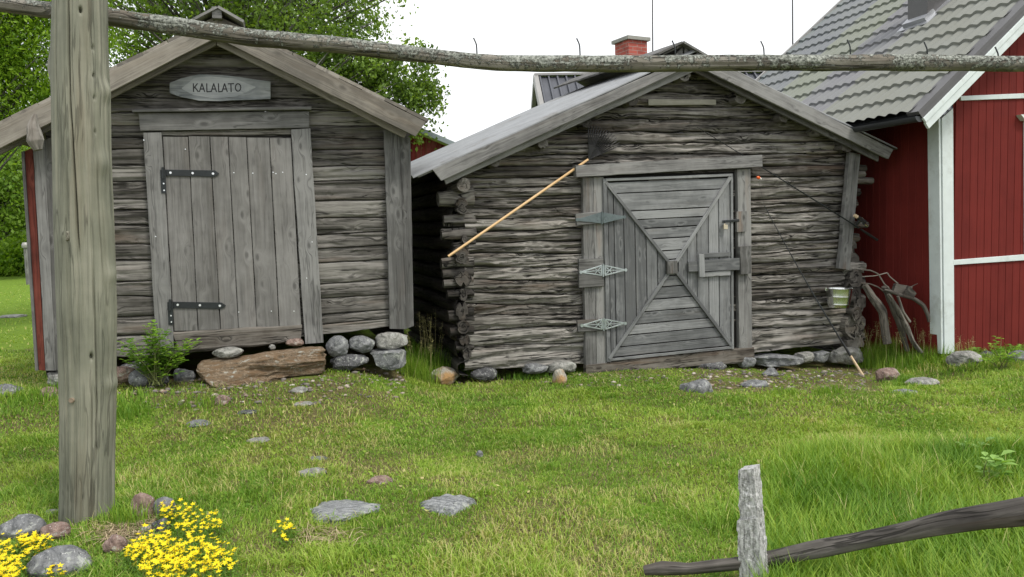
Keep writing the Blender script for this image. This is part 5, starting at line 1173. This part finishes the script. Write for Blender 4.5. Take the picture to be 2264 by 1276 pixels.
# ---- lawn
def outside_rocks(P):
    ok = np.ones(len(P), bool)
    for x, y, a, b in ROCKS:
        ok &= ((P[:, 0]-x)/(a*.8))**2+((P[:, 1]-y)/(b*.72))**2 > 1
    return ok
def inquad(P, a, b, n, dep):                              # footprint test behind a facade line
    q = P[:, :2]-a[:2]; d = (b-a)[:2]; L = np.linalg.norm(d); d = d/L; s = q@d; w_ = -(q@n[:2]); return (s > 0) & (s < L) & (w_ > -.02) & (w_ < dep)
def lawn():
    r = RS(21); mb = MB(); tot = 0
    def rows(n, y0, y1, pw):
        Y = y0+(y1-y0)*r.rand(n)**pw; X = (r.rand(n)*2-1)*(Y*1.0+.5); return X, Y
    parts = [rows(350000, 2.3, 6.2, 1.15), rows(310000, 5.6, 10.5, .9), rows(50000, 10, 26, 1.)]
    for gi, (X, Y) in enumerate(parts):
        P = np.stack([X, Y, gz(X, Y)], -1)
        if gi == 2: P = P[(P[:, 0] < -3.8) | (P[:, 0] > 3)]
        px, py = proj(P); keep = outside_rocks(P)
        keep &= (py < 1420) & ((r.rand(len(P)) < .6) | ((px > -60) & (px < 2330)))
        a = FL.pt(100, 800); b = FL.pt(893, 722); keep &= ~inquad(P, a, b, FL.n, 3.9)
        a = FR.pt(1020, 815); b = FR.pt(1885, 770); keep &= ~inquad(P, a, b, FR.n, 3.)
        a = FH.pt(2090, 785); b = a+FH.d*8; keep &= ~inquad(P, a, b, FH.n, 6.)
        P, px, py = P[keep], px[keep], py[keep]; n = len(P)
        big = fbm(P[:, 0]*.8+9, P[:, 1]*.8, 1, 3); med = fbm(P[:, 0]*3.1, P[:, 1]*3.1+5, 4, 3); fine = vn(P[:, 0]*13, P[:, 1]*13, 3)
        # bare strips: under the sheds' fronts and the rubble patch
        bare = sst(px, 1480, 1540)*(1-sst(px, 1930, 1990))*(1-sst(py, 858, 892))+sst(px, 230, 260)*(1-sst(px, 860, 930))*(1-sst(py, 862, 905))*.5+(px > 1000)*(px < 1500)*(1-sst(py, 822, 838))*.5
        dryp = sst(big*.6+med*.55+(px < 700)*(py < 1010)*.05, .585, .73); 
        # tall grass zones
        tall = sst(px+ (py-960)*.9, 1650, 1900)*sst(py, 950, 1030)
        tall = np.maximum(tall, .5*sst(px, 1420, 1640)*sst(py, 1120, 1240)); tall = tall*(1-.95*sst(py, 1170, 1200)*sst(px, 1380, 1420)*(1-sst(px, 1640, 1700)))
        tall = np.maximum(tall, .35*sst(py, 1180, 1276)*(px < 1300)*sst(med, .5, .6))
        tall = np.maximum(tall, .5*np.exp(-((px-930)/60)**2-((py-810)/35)**2)); tall = np.maximum(tall, .6*sst(px, 1900, 1940)*(1-sst(py, 800, 850)))
        tall = np.maximum(tall, .40*(px < 330)*(px > 0)*np.exp(-((py-885)/30)**2))
        tall = np.maximum(tall, .25*(px > 40)*(px < 760)*sst(py, 1020, 1060)*(1-sst(py, 1120, 1180)))
        lump = sst(med, .45, .7)
        h = .016+.020*r.rand(n)+.026*lump*r.rand(n)+tall*(.03+.17*r.rand(n)**1.4)+.05*sst(vn(P[:, 0]*4.3+7, P[:, 1]*4.3, 2), .72, .9)*r.rand(n)+.05*(r.rand(n) > .985)
        keep2 = r.rand(n) > np.clip(bare*.93+dryp*.35*(1-tall), 0, .96); 
        lean = np.clip(.75-.25*tall+ .3*(r.rand(n)-.5), .15, .97); wd = (.0034+.0022*r.rand(n))*(1+.25*tall)*(1 if gi == 0 else 1.5 if gi == 1 else 3)
        bright = sst(fbm(P[:, 0]*1.7+2, P[:, 1]*1.7, 9, 3), .38, .62)
        v = np.clip(.17+.22*bright+.40*r.rand(n)-.14*tall+.05*lump, 0, .8)
        isdry = r.rand(n) < (.08+.38*dryp)*(1-tall*.8); v = np.where(isdry, .80+.2*r.rand(n), v)
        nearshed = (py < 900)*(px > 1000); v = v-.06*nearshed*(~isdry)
        az = np.where(r.rand(n) < .85, r.rand(n)*6.283, (fbm(P[:, 0]*1.2, P[:, 1]*1.2, 7, 2)*4)*math.pi)
        k = keep2; add_blades(mb, P[k], h[k], wd[k], lean[k], r, az=az[k], rndv=np.clip(v[k], 0, 1)); tot += k.sum()
    m_ = 15000; Yc = 3.0+6.2*r.rand(m_); Xc = (r.rand(m_)*2-1)*(Yc*.66); Pc = np.stack([Xc, Yc, gz(Xc, Yc)+.012+.015*r.rand(m_)], -1)
    kc = (fbm(Xc*1.5, Yc*1.5, 3, 3) > .5) & outside_rocks(Pc); a = FL.pt(100, 800); b = FL.pt(893, 722); kc &= ~inquad(Pc, a, b, FL.n, 3.9); a = FR.pt(1020, 815); b = FR.pt(1885, 770); kc &= ~inquad(Pc, a, b, FR.n, 3.)
    leafcloud(mb, Pc[kc], .022, r, nrm_up=2., asp=.7, rn=.2+.45*r.rand(kc.sum())); kd = r.rand(m_) < .05; leafcloud(mb, Pc[kd & kc], .03, r, nrm_up=2., rn=.93+.07*r.rand((kd & kc).sum()))
    o = mb.build('lawn_grass', M_GRASS, None, kind='stuff'); o['label'] = 'mown green lawn with yellowish dry patches in front of the sheds'; print('blades', tot)
lawn()
def straw():
    r = RS(3); mb = MB()                                   # dead stalks lying round the post foot and between the stones
    for cx0, cy0, sx, sy, n in ((265, 1185, 70, 22, 260), (330, 1160, 40, 16, 120), (720, 1190, 90, 26, 110), (480, 850, 120, 16, 160), (1340, 835, 120, 12, 160), (960, 835, 60, 16, 90), (2085, 800, 40, 16, 60)):
        for _ in range(n):
            p = G(cx0+r.randn()*sx*.5, cy0+r.randn()*sy*.5)+np.array([0, 0, .01+.02*r.rand()]); a = r.rand()*6.3; L = .05+.1*r.rand(); d = np.array([math.cos(a), math.sin(a), (r.rand()-.3)*.4])*L/2
            q = np.array([-math.sin(a), math.cos(a), 0])*.0018; mm = np.array([0, 0, .012*r.rand()]); mb.add([p-d-q, p-d+q, p+mm+q, p+mm-q, p+d+q*.4, p+d-q*.4], [(0, 1, 2, 3), (3, 2, 4, 5)], None, .86+.14*r.rand())
    m, t, b = newmat('straw'); k = NT(t); at = k.n('Attribute', attribute_name='rnd'); k.l(k.ramp(at.outputs['Fac'], [(.86, (.16, .11, .06)), (1, (.50, .40, .25))]), b.inputs['Base Color']); b.inputs['Roughness'].default_value = .8
    o = mb.build('dry_stalks', m, None, kind='stuff'); o['label'] = 'dead straw coloured stalks matted around the post foot and stones'
straw()
# ---- separate plants
M_LEAFB = leafmat('bush_leaves', (.08, .19, .02), (.30, .50, .07)); M_STEM = simple('stem', (.14, .16, .05), .7, 0, 20, .3, 0)
def compound_leaf(mb, p, d, L, r, rn):
    up_ = np.array([0, 0, 1.]); s = np.cross(d, up_); s /= np.linalg.norm(s)+1e-9
    for (o, ang, sc) in ((1., 0, 1.), (.45, .9, .8), (.45, -.9, .8)):
        a = d*math.cos(ang)+s*math.sin(ang); q = p+d*L*.55*o; w_ = np.cross(a, up_); w_ /= np.linalg.norm(w_)+1e-9; l = L*.62*sc; fold = up_*l*.10; dr = -up_*l*.18
        V = [q, q+a*l*.3+w_*l*.32+fold, q+a*l*.65+w_*l*.27+fold+dr*.5, q+a*l+dr, q+a*l*.65-w_*l*.27+fold+dr*.5, q+a*l*.3-w_*l*.32+fold, q+a*l*.5+dr*.3]
        mb.add(V, [(0, 1, 6, 5), (1, 2, 6), (2, 3, 6), (3, 4, 6), (4, 5, 6)], None, rn)
def bush(name, label, base, stems, r, lf=.09, every=.06, mat=M_LEAFB, cat='bush', group=None):
    o = thing(name, label, cat, base, group); ms = MB(); ml = MB()
    for tip in stems:
        tip = np.asarray(tip); mid = (base+tip)/2+np.array([(r.rand()-.5)*.1, (r.rand()-.5)*.1, .04]); tube(ms, [base+r.randn(3)*.03*np.array([1, 1, 0]), mid, tip], [.005, .004, .002], seg=6, per=10, lump=0)
        L = np.linalg.norm(tip-base); n = int(L/every)
        for i in range(n):
            s = .25+.75*(i+1)/n; c = base*(1-s)**2+2*mid*s*(1-s)+tip*s*s
            for _ in range(2):
                a = r.rand()*6.3; d = np.array([math.cos(a), math.sin(a), .25+.4*r.rand()]); d /= np.linalg.norm(d); compound_leaf(ml, c, d, lf*(.7+.6*r.rand()), r, r.rand())
    ms.build('stem', M_STEM, o); ml.build('foliage', mat, o); return o
r = RS(31); bs = FL.pt(345, 850, .30)
bush('raspberry_bush', 'bright green raspberry bush at the base of the left door jamb', bs, [FL.pt(x, y, .30+.25*(r.rand()-.5)) for x, y in ((345, 722), (360, 735), (330, 745), (280, 762), (295, 755), (272, 775), (300, 785), (410, 757), (425, 762), (390, 775), (370, 790), (320, 800), (400, 800), (345, 770), (310, 820), (365, 815), (285, 800), (345, 750), (330, 725), (355, 745), (380, 760), (290, 800), (330, 830), (380, 830), (350, 790), (325, 775), (410, 775), (300, 770), (345, 735), (350, 810))], r, .085, .055)
bs = G(2215, 822)
bush('nettle_bush', 'low green leafy weed in front of the red house near the right edge', bs, [bs+np.array([x, y, z]) for x, y, z in ((-.25, .1, .22), (-.1, 0, .30), (.05, .1, .34), (.15, 0, .26), (0, -.1, .18), (.22, .1, .16), (-.18, -.05, .14), (.1, -.1, .2))], r, .09, .06)
bs = G(2180, 1100)
bush('leafy_seedling', 'young plant with broad pale green leaves above the dark pole at the right', bs, [bs+np.array([x, y, z]) for x, y, z in ((0, 0, .20), (.02, .01, .17))], r, .115, .06, leafmat('seedling_leaf', (.16, .32, .06), (.30, .48, .12)), 'seedling')
bs = G(2140, 1018)
bush('leafy_seedling', 'smaller young leafy plant behind the broad leaved one at the right', bs, [bs+np.array([0, 0, .09]), bs+np.array([.06, 0, .08])], r, .10, .06, leafmat('seedling_leaf_b', (.16, .30, .06), (.28, .44, .14)), 'seedling')
bs = G(348, 905)
# tall grass clumps
def clump(label, px, py, n, h, spread, heads=0, v=(.0, .5), name='grass_clump', group='tall grass clumps'):
    r = RS(sd_()+9); base = G(px, py); o = thing(name, label, 'tall grass', base, group); mb = MB()
    P = base+np.stack([r.randn(n)*spread, r.randn(n)*spread*.6, np.zeros(n)], -1); P[:, 2] = gz(P[:, 0], P[:, 1])
    add_blades(mb, P, h*(.45+.6*r.rand(n)), .004+.003*r.rand(n), .12+.5*r.rand(n)**1.5, r, rndv=v[0]+(v[1]-v[0])*r.rand(n)); mb.build('grass_blades', M_GRASS, o)
    if heads:
        ms = MB()
        for _ in range(heads):
            p = base+np.array([r.randn()*spread*.8, r.randn()*spread*.5, 0]); L = h*(1.1+.7*r.rand()); d = np.array([r.randn()*.12, r.randn()*.08, 1]); tip = p+d*L+np.array([r.randn()*.03, 0, 0])
            tube(ms, [p, (p+tip)/2+np.array([.01, 0, 0]), tip], [.0018, .0014, .0008], seg=5, per=8, lump=0)
            K = 26; s = r.rand(K)*.28; C_ = tip-d*(s*L)[:, None]+r.randn(K, 3)*.012*(1+s*2)[:, None]
            leafcloud(ms, C_, .012, r, asp=.4)
        ms.build('seed_head', simple('seed', (.34, .31, .13), .8, 0, 30, .3, 0), o)
    return o
clump('tall grass with seed heads growing in the dark gap between the two sheds', 948, 832, 520, .42, .13, 16, (.0, .5))
clump('green grass clump in front of the gap between the two sheds', 918, 838, 520, .30, .10, 6, (.3, .7))
clump('low grass tuft along the left cabin corner behind the orange boulder', 1010, 828, 380, .16, .16, 0, (.1, .6))
clump('dark grass tuft under the cabin wall left of the door', 1170, 838, 420, .11, .15, 0, (0, .35))
clump('tall weeds with seed heads right of the cabin corner by the branch pile', 1945, 800, 900, .34, .20, 22, (.2, .62))
clump('weeds with brown seed heads at the foot of the white corner board', 2065, 790, 300, .26, .15, 26, (.05, .5))
clump('tall grass below the branch pile', 2020, 805, 800, .24, .24, 8, (.15, .6))
clump('grass tuft right of the cabin corner stone', 1925, 812, 300, .16, .12, 0, (.1, .5))
clump('grass tuft on the shed base left of the timber post', 95, 882, 420, .16, .16, 0, (.05, .5))
clump('grass tuft right of the timber post below the raspberry bush', 265, 910, 360, .15, .13, 0, (.05, .5))
clump('grass tuft in the rubble strip below the fishing rod', 1830, 872, 200, .12, .08, 0, (.2, .6))
clump('grass tuft in the rubble strip right of the flagstone', 1740, 872, 160, .10, .08, 0, (.3, .6))
clump('grass tuft beside the brown mound stone', 2010, 850, 240, .14, .09, 0, (.1, .5))
clump('grass tuft between timber post and pink stone', 285, 1160, 160, .16, .06, 0, (.2, .7))
clump('sparse grass with thin seed heads in front of the red wall', 2130, 800, 80, .18, .1, 8, (.2, .6))
clump('green weed tuft in front of the doorstep', 440, 885, 260, .09, .12, 0, (.2, .6))
# ---- yellow flowers
M_PETAL = leafmat('petal', (.80, .60, .004), (.96, .80, .010), .2, .5); M_FLF = leafmat('sedum_leaf', (.07, .17, .02), (.22, .38, .06))
def flowers(label, ells, n, zh, seed):
    r = RS(seed); pts = []
    while len(pts) < n:
        e = ells[r.randint(len(ells))]; a = r.rand()*6.283; q = math.sqrt(r.rand()); px, py = e[0]+e[2]*q*math.cos(a), e[1]+e[3]*q*math.sin(a)
        p = G(px, py+46); h = zh*(.55+.6*r.rand()); pts.append((p, h))
    o = thing('flower_clump', label, 'flowers', np.mean([p for p, _ in pts], 0), 'yellow flower clumps'); mp_, ml, ms = MB(), MB(), MB()
    for p, h in pts:
        c = p+np.array([0, 0, h]); ax = np.array([r.randn()*.3, -.25+r.randn()*.3, 1]); ax /= np.linalg.norm(ax); u = np.cross(ax, [1, 0, 0]); u /= np.linalg.norm(u); v = np.cross(ax, u); R0 = .0135*(.75+.5*r.rand()); a0 = r.rand()*6
        for k in range(5):
            a = a0+k*1.2566; d = u*math.cos(a)+v*math.sin(a); s = u*-math.sin(a)+v*math.cos(a)
            mp_.add([c, c+d*R0*.45+s*R0*.26+ax*R0*.15, c+d*R0*1.05+ax*R0*.25, c+d*R0*.45-s*R0*.26+ax*R0*.15], [(0, 1, 2, 3)], None, r.rand())
        tube(ms, [p, c], [.0014, .001], seg=4, per=2, lump=0, caps=False)
        m = 9; s = .2+.7*r.rand(m); C_ = p+np.outer(s, (c-p)*.95)+r.randn(m, 3)*.006; leafcloud(ml, C_, .016, r, asp=.28)
    # filling foliage
    m = n*16; i = r.randint(n, size=m); base = np.array([p for p, _ in pts])[i]; hh = np.array([h for _, h in pts])[i]; C_ = base+np.stack([r.randn(m)*.025, r.randn(m)*.025, hh*r.rand(m)*.85], -1); leafcloud(ml, C_, .018, r, asp=.3)
    ms.build('stem', M_STEM, o); mp_.build('blossoms', M_PETAL, o); ml.build('foliage', M_FLF, o)
flowers('yellow star flowers at the left picture edge among the speckled stones', [(40, 1200, 62, 26), (22, 1240, 36, 26), (80, 1190, 40, 14), (10, 1265, 30, 18)], 300, .10, 1)
flowers('large clump of yellow star flowers right of the timber post foot', [(385, 1200, 105, 46), (340, 1215, 62, 34), (430, 1225, 85, 34), (400, 1255, 90, 22)], 520, .11, 2)
flowers('upper yellow flowers growing behind the large clump', [(395, 1130, 34, 26), (430, 1140, 42, 28), (375, 1115, 20, 14), (475, 1140, 14, 10)], 100, .11, 3)
flowers('few yellow flowers right of the large clump', [(500, 1225, 28, 30)], 32, .10, 4)
flowers('tiny group of yellow flowers left of the large flat slab', [(630, 1150, 22, 22)], 20, .08, 5)
flowers('few yellow blossoms on the big round stone at the bottom left', [(128, 1256, 20, 8)], 16, .10, 6)
# ---- trees
M_BARK = wood('bark', (.05, .045, .04), (.14, .13, .12), (.34, .33, .31), crack=.6, grain=20, bump=.6)
def tree(name, label, base, h, trad, crown, nb, nl, lsz, mat, seed, droop=0., asp=.6, clus=.35, cut=None, up_=.4, cat='tree', group=None):
    """crown: list of (centre xyz, radii xyz)"""
    r = RS(seed); base = np.array(base, float); o = thing(name, label, cat, base, group); mt = MB(); ml = MB()
    top = base+np.array([r.randn()*.3, r.randn()*.3, h*.9]); tube(mt, [base-[0, 0, .2], base*.5+top*.5+r.randn(3)*.15, top], [trad, trad*.6, trad*.12], seg=14, per=40, lump=.1)
    cent = []; W_ = np.array([c[1][0]*c[1][1]*c[1][2] for c in crown]); W_ = W_/W_.sum()
    lb = MB()
    for i in range(nb):
        c, R_ = crown[r.choice(len(crown), p=W_)]; d = r.randn(3); d /= np.linalg.norm(d); q = np.array(c)+d*np.array(R_)*(.35+.65*r.rand()**.5)
        s = np.clip((q[2]-base[2])/h*.75-.05*r.rand(), .15, .95); st = base*(1-s)+top*s
        mid = (st*.45+q*.55)+np.array([0, 0, .15*np.linalg.norm(q-st)*.6]); 
        if i % 3 == 0: tube(lb, [st, mid, q], [trad*.22, trad*.1, .008], seg=6, per=10, lump=.1, caps=False)
        cent.append((q, d))
    cs = np.array([c for c, _ in cent]); per = nl//nb; C_ = []; rn = []
    for c in cs:
        k = max(3, int(per*(.5+r.rand()))); sp = clus*(.6+.8*r.rand()); off = r.randn(k, 3)*sp*np.array([1, 1, .7]); t = r.rand(k)
        if droop: off[:, 2] -= droop*t*np.abs(r.randn(k)); off[:, :2] *= (1-.5*t)[:, None]
        C_.append(c+off); rn.append(np.clip(.15+.55*r.rand()+.3*(r.rand(k)-.5), 0, 1))
    C_ = np.concatenate(C_); rn = np.concatenate(rn)
    leafcloud(ml, C_, lsz, r, asp=asp, rn=rn, nrm_up=up_)
    mt.build('trunk', M_BARK, o); lb.build('limb', M_BARK, o); ml.build('crown', mat, o); return o
def at(px, py, Y): k = ray(px, py); return EYE+k*Y/k[1]
M_BIRCH = leafmat('birch_leaves', (.04, .09, .014), (.30, .46, .08), .5); M_ROWAN = leafmat('rowan_leaves', (.09, .20, .015), (.40, .60, .06), .5); M_FAR = leafmat('far_leaves', (.10, .20, .02), (.32, .46, .08), .45)
def C3(px, py, Y, rx, ry, rz): return (at(px, py, Y), (rx, ry, rz))
b = at(520, 540, 15.5); b[2] = 0
tree('birch_tree', 'large dense birch whose crown spreads behind the roof of the left log shed', b, 10, .22,
 [C3(430, -60, 15.5, 2.2, 1.8, 1.5), C3(620, -40, 15.5, 2.0, 1.6, 1.5), C3(300, 30, 15.5, 1.3, 1.4, 1.2), C3(730, 40, 15., 1.1, 1.1, .95), C3(560, 60, 15.5, 1.5, 1.4, .8), C3(860, -20, 15., .55, .8, .35), C3(660, 110, 15, .9, .9, .6)], 640, 42000, .075, M_BIRCH, 5, droop=.45, clus=.17)
b = at(820, 540, 13.9); b[2] = 0; b[0] = at(640, 540, 14.6)[0]
tree('birch_tree', 'smaller birch with drooping twigs hanging beyond the right eave of the left shed', b, 5.4, .10,
 [C3(880, 150, 14.6, .75, .7, .45), C3(800, 150, 14.6, .6, .6, .5), C3(925, 200, 14.6, .45, .5, .42), C3(850, 200, 14.6, .6, .5, .35), C3(740, 120, 14.6, .6, .7, .5), C3(945, 225, 14.6, .28, .4, .35), C3(920, 270, 14.6, .15, .25, .25)], 200, 11500, .075, M_BIRCH, 8, droop=.22, clus=.11)
b = at(-60, 540, 12.6); b[2] = 0
tree('rowan_tree', 'bright green rowan with feathery leaves at the upper left edge', b, 7, .13,
 [C3(60, 60, 12.6, 1.2, 1.0, .7), C3(-20, 200, 12.6, .9, 1.0, .8), C3(40, 250, 12.9, .6, .8, .45), C3(-80, 20, 12.6, 1.2, 1.2, 1.2), C3(70, 150, 12.8, .9, .9, .6), C3(90, -60, 12.8, 1.2, 1, .6)], 360, 60000, .075, M_ROWAN, 12, asp=.32, clus=.22, up_=.9)
b = at(-30, 548, 30); b[2] = 0
tree('alder_tree', 'yellow green leafy tree standing far left beyond the lawn', b, 8, .2,
 [C3(10, 400, 30, 1.9, 1.9, 1.5), C3(60, 350, 31, 1.6, 1.5, 1.3), C3(-40, 450, 30, 1.6, 1.5, 1.5), C3(40, 470, 31, 1.4, 1.4, .9), C3(130, 330, 34, 3, 2, 2.), C3(160, 430, 34, 2.5, 2, 1.5)], 240, 30000, .16, M_FAR, 15, clus=.5)
GB = 'bushes beyond the far left lawn'
for i, (px, Y, w_, h_, lab) in enumerate(((20, 34, 2.2, 1.4, 'dense green bush beyond the lawn at the far left edge'), (75, 38, 2.4, 1.7, 'dense green bush beyond the lawn beside the red corner board'), (-60, 36, 2.5, 1.8, 'dense bush beyond the lawn outside the left edge'))):
    b = at(px, 540, Y); b[2] = 0
    tree('bush', lab, b, h_*1.5, .05, [((b[0], b[1], h_*.55), (w_, 1.2, h_*.7))], 90, 12000, .15, M_BIRCH if i % 2 else M_ROWAN, 20+i, clus=.4, cat='bush', group=GB)
for i, (px, Y, lab) in enumerate(((1250, 60, 'far conifer like tree hidden behind the sheds'),)): pass
# far woodland edge behind everything, one mass
def wood_edge():
    r = RS(77); ml = MB(); C_ = []
    for _ in range(420):
        a = r.rand(); X = -70+140*a; Y = 70+8*r.randn(); s = 1.5+1.5*r.rand(); h = .5+4.5*r.rand()*(1 if X < -10 else .75); C_.append(np.array([X, Y, h])+r.randn(90, 3)*np.array([s, s, s*.7])*.8)
    C_ = np.concatenate(C_); C_ = C_[C_[:, 2] > 0]; leafcloud(ml, C_, .5, r); o = ml.build('far_woodland', M_BIRCH, None, kind='stuff'); o['label'] = 'far edge of woodland behind the yard'
wood_edge()
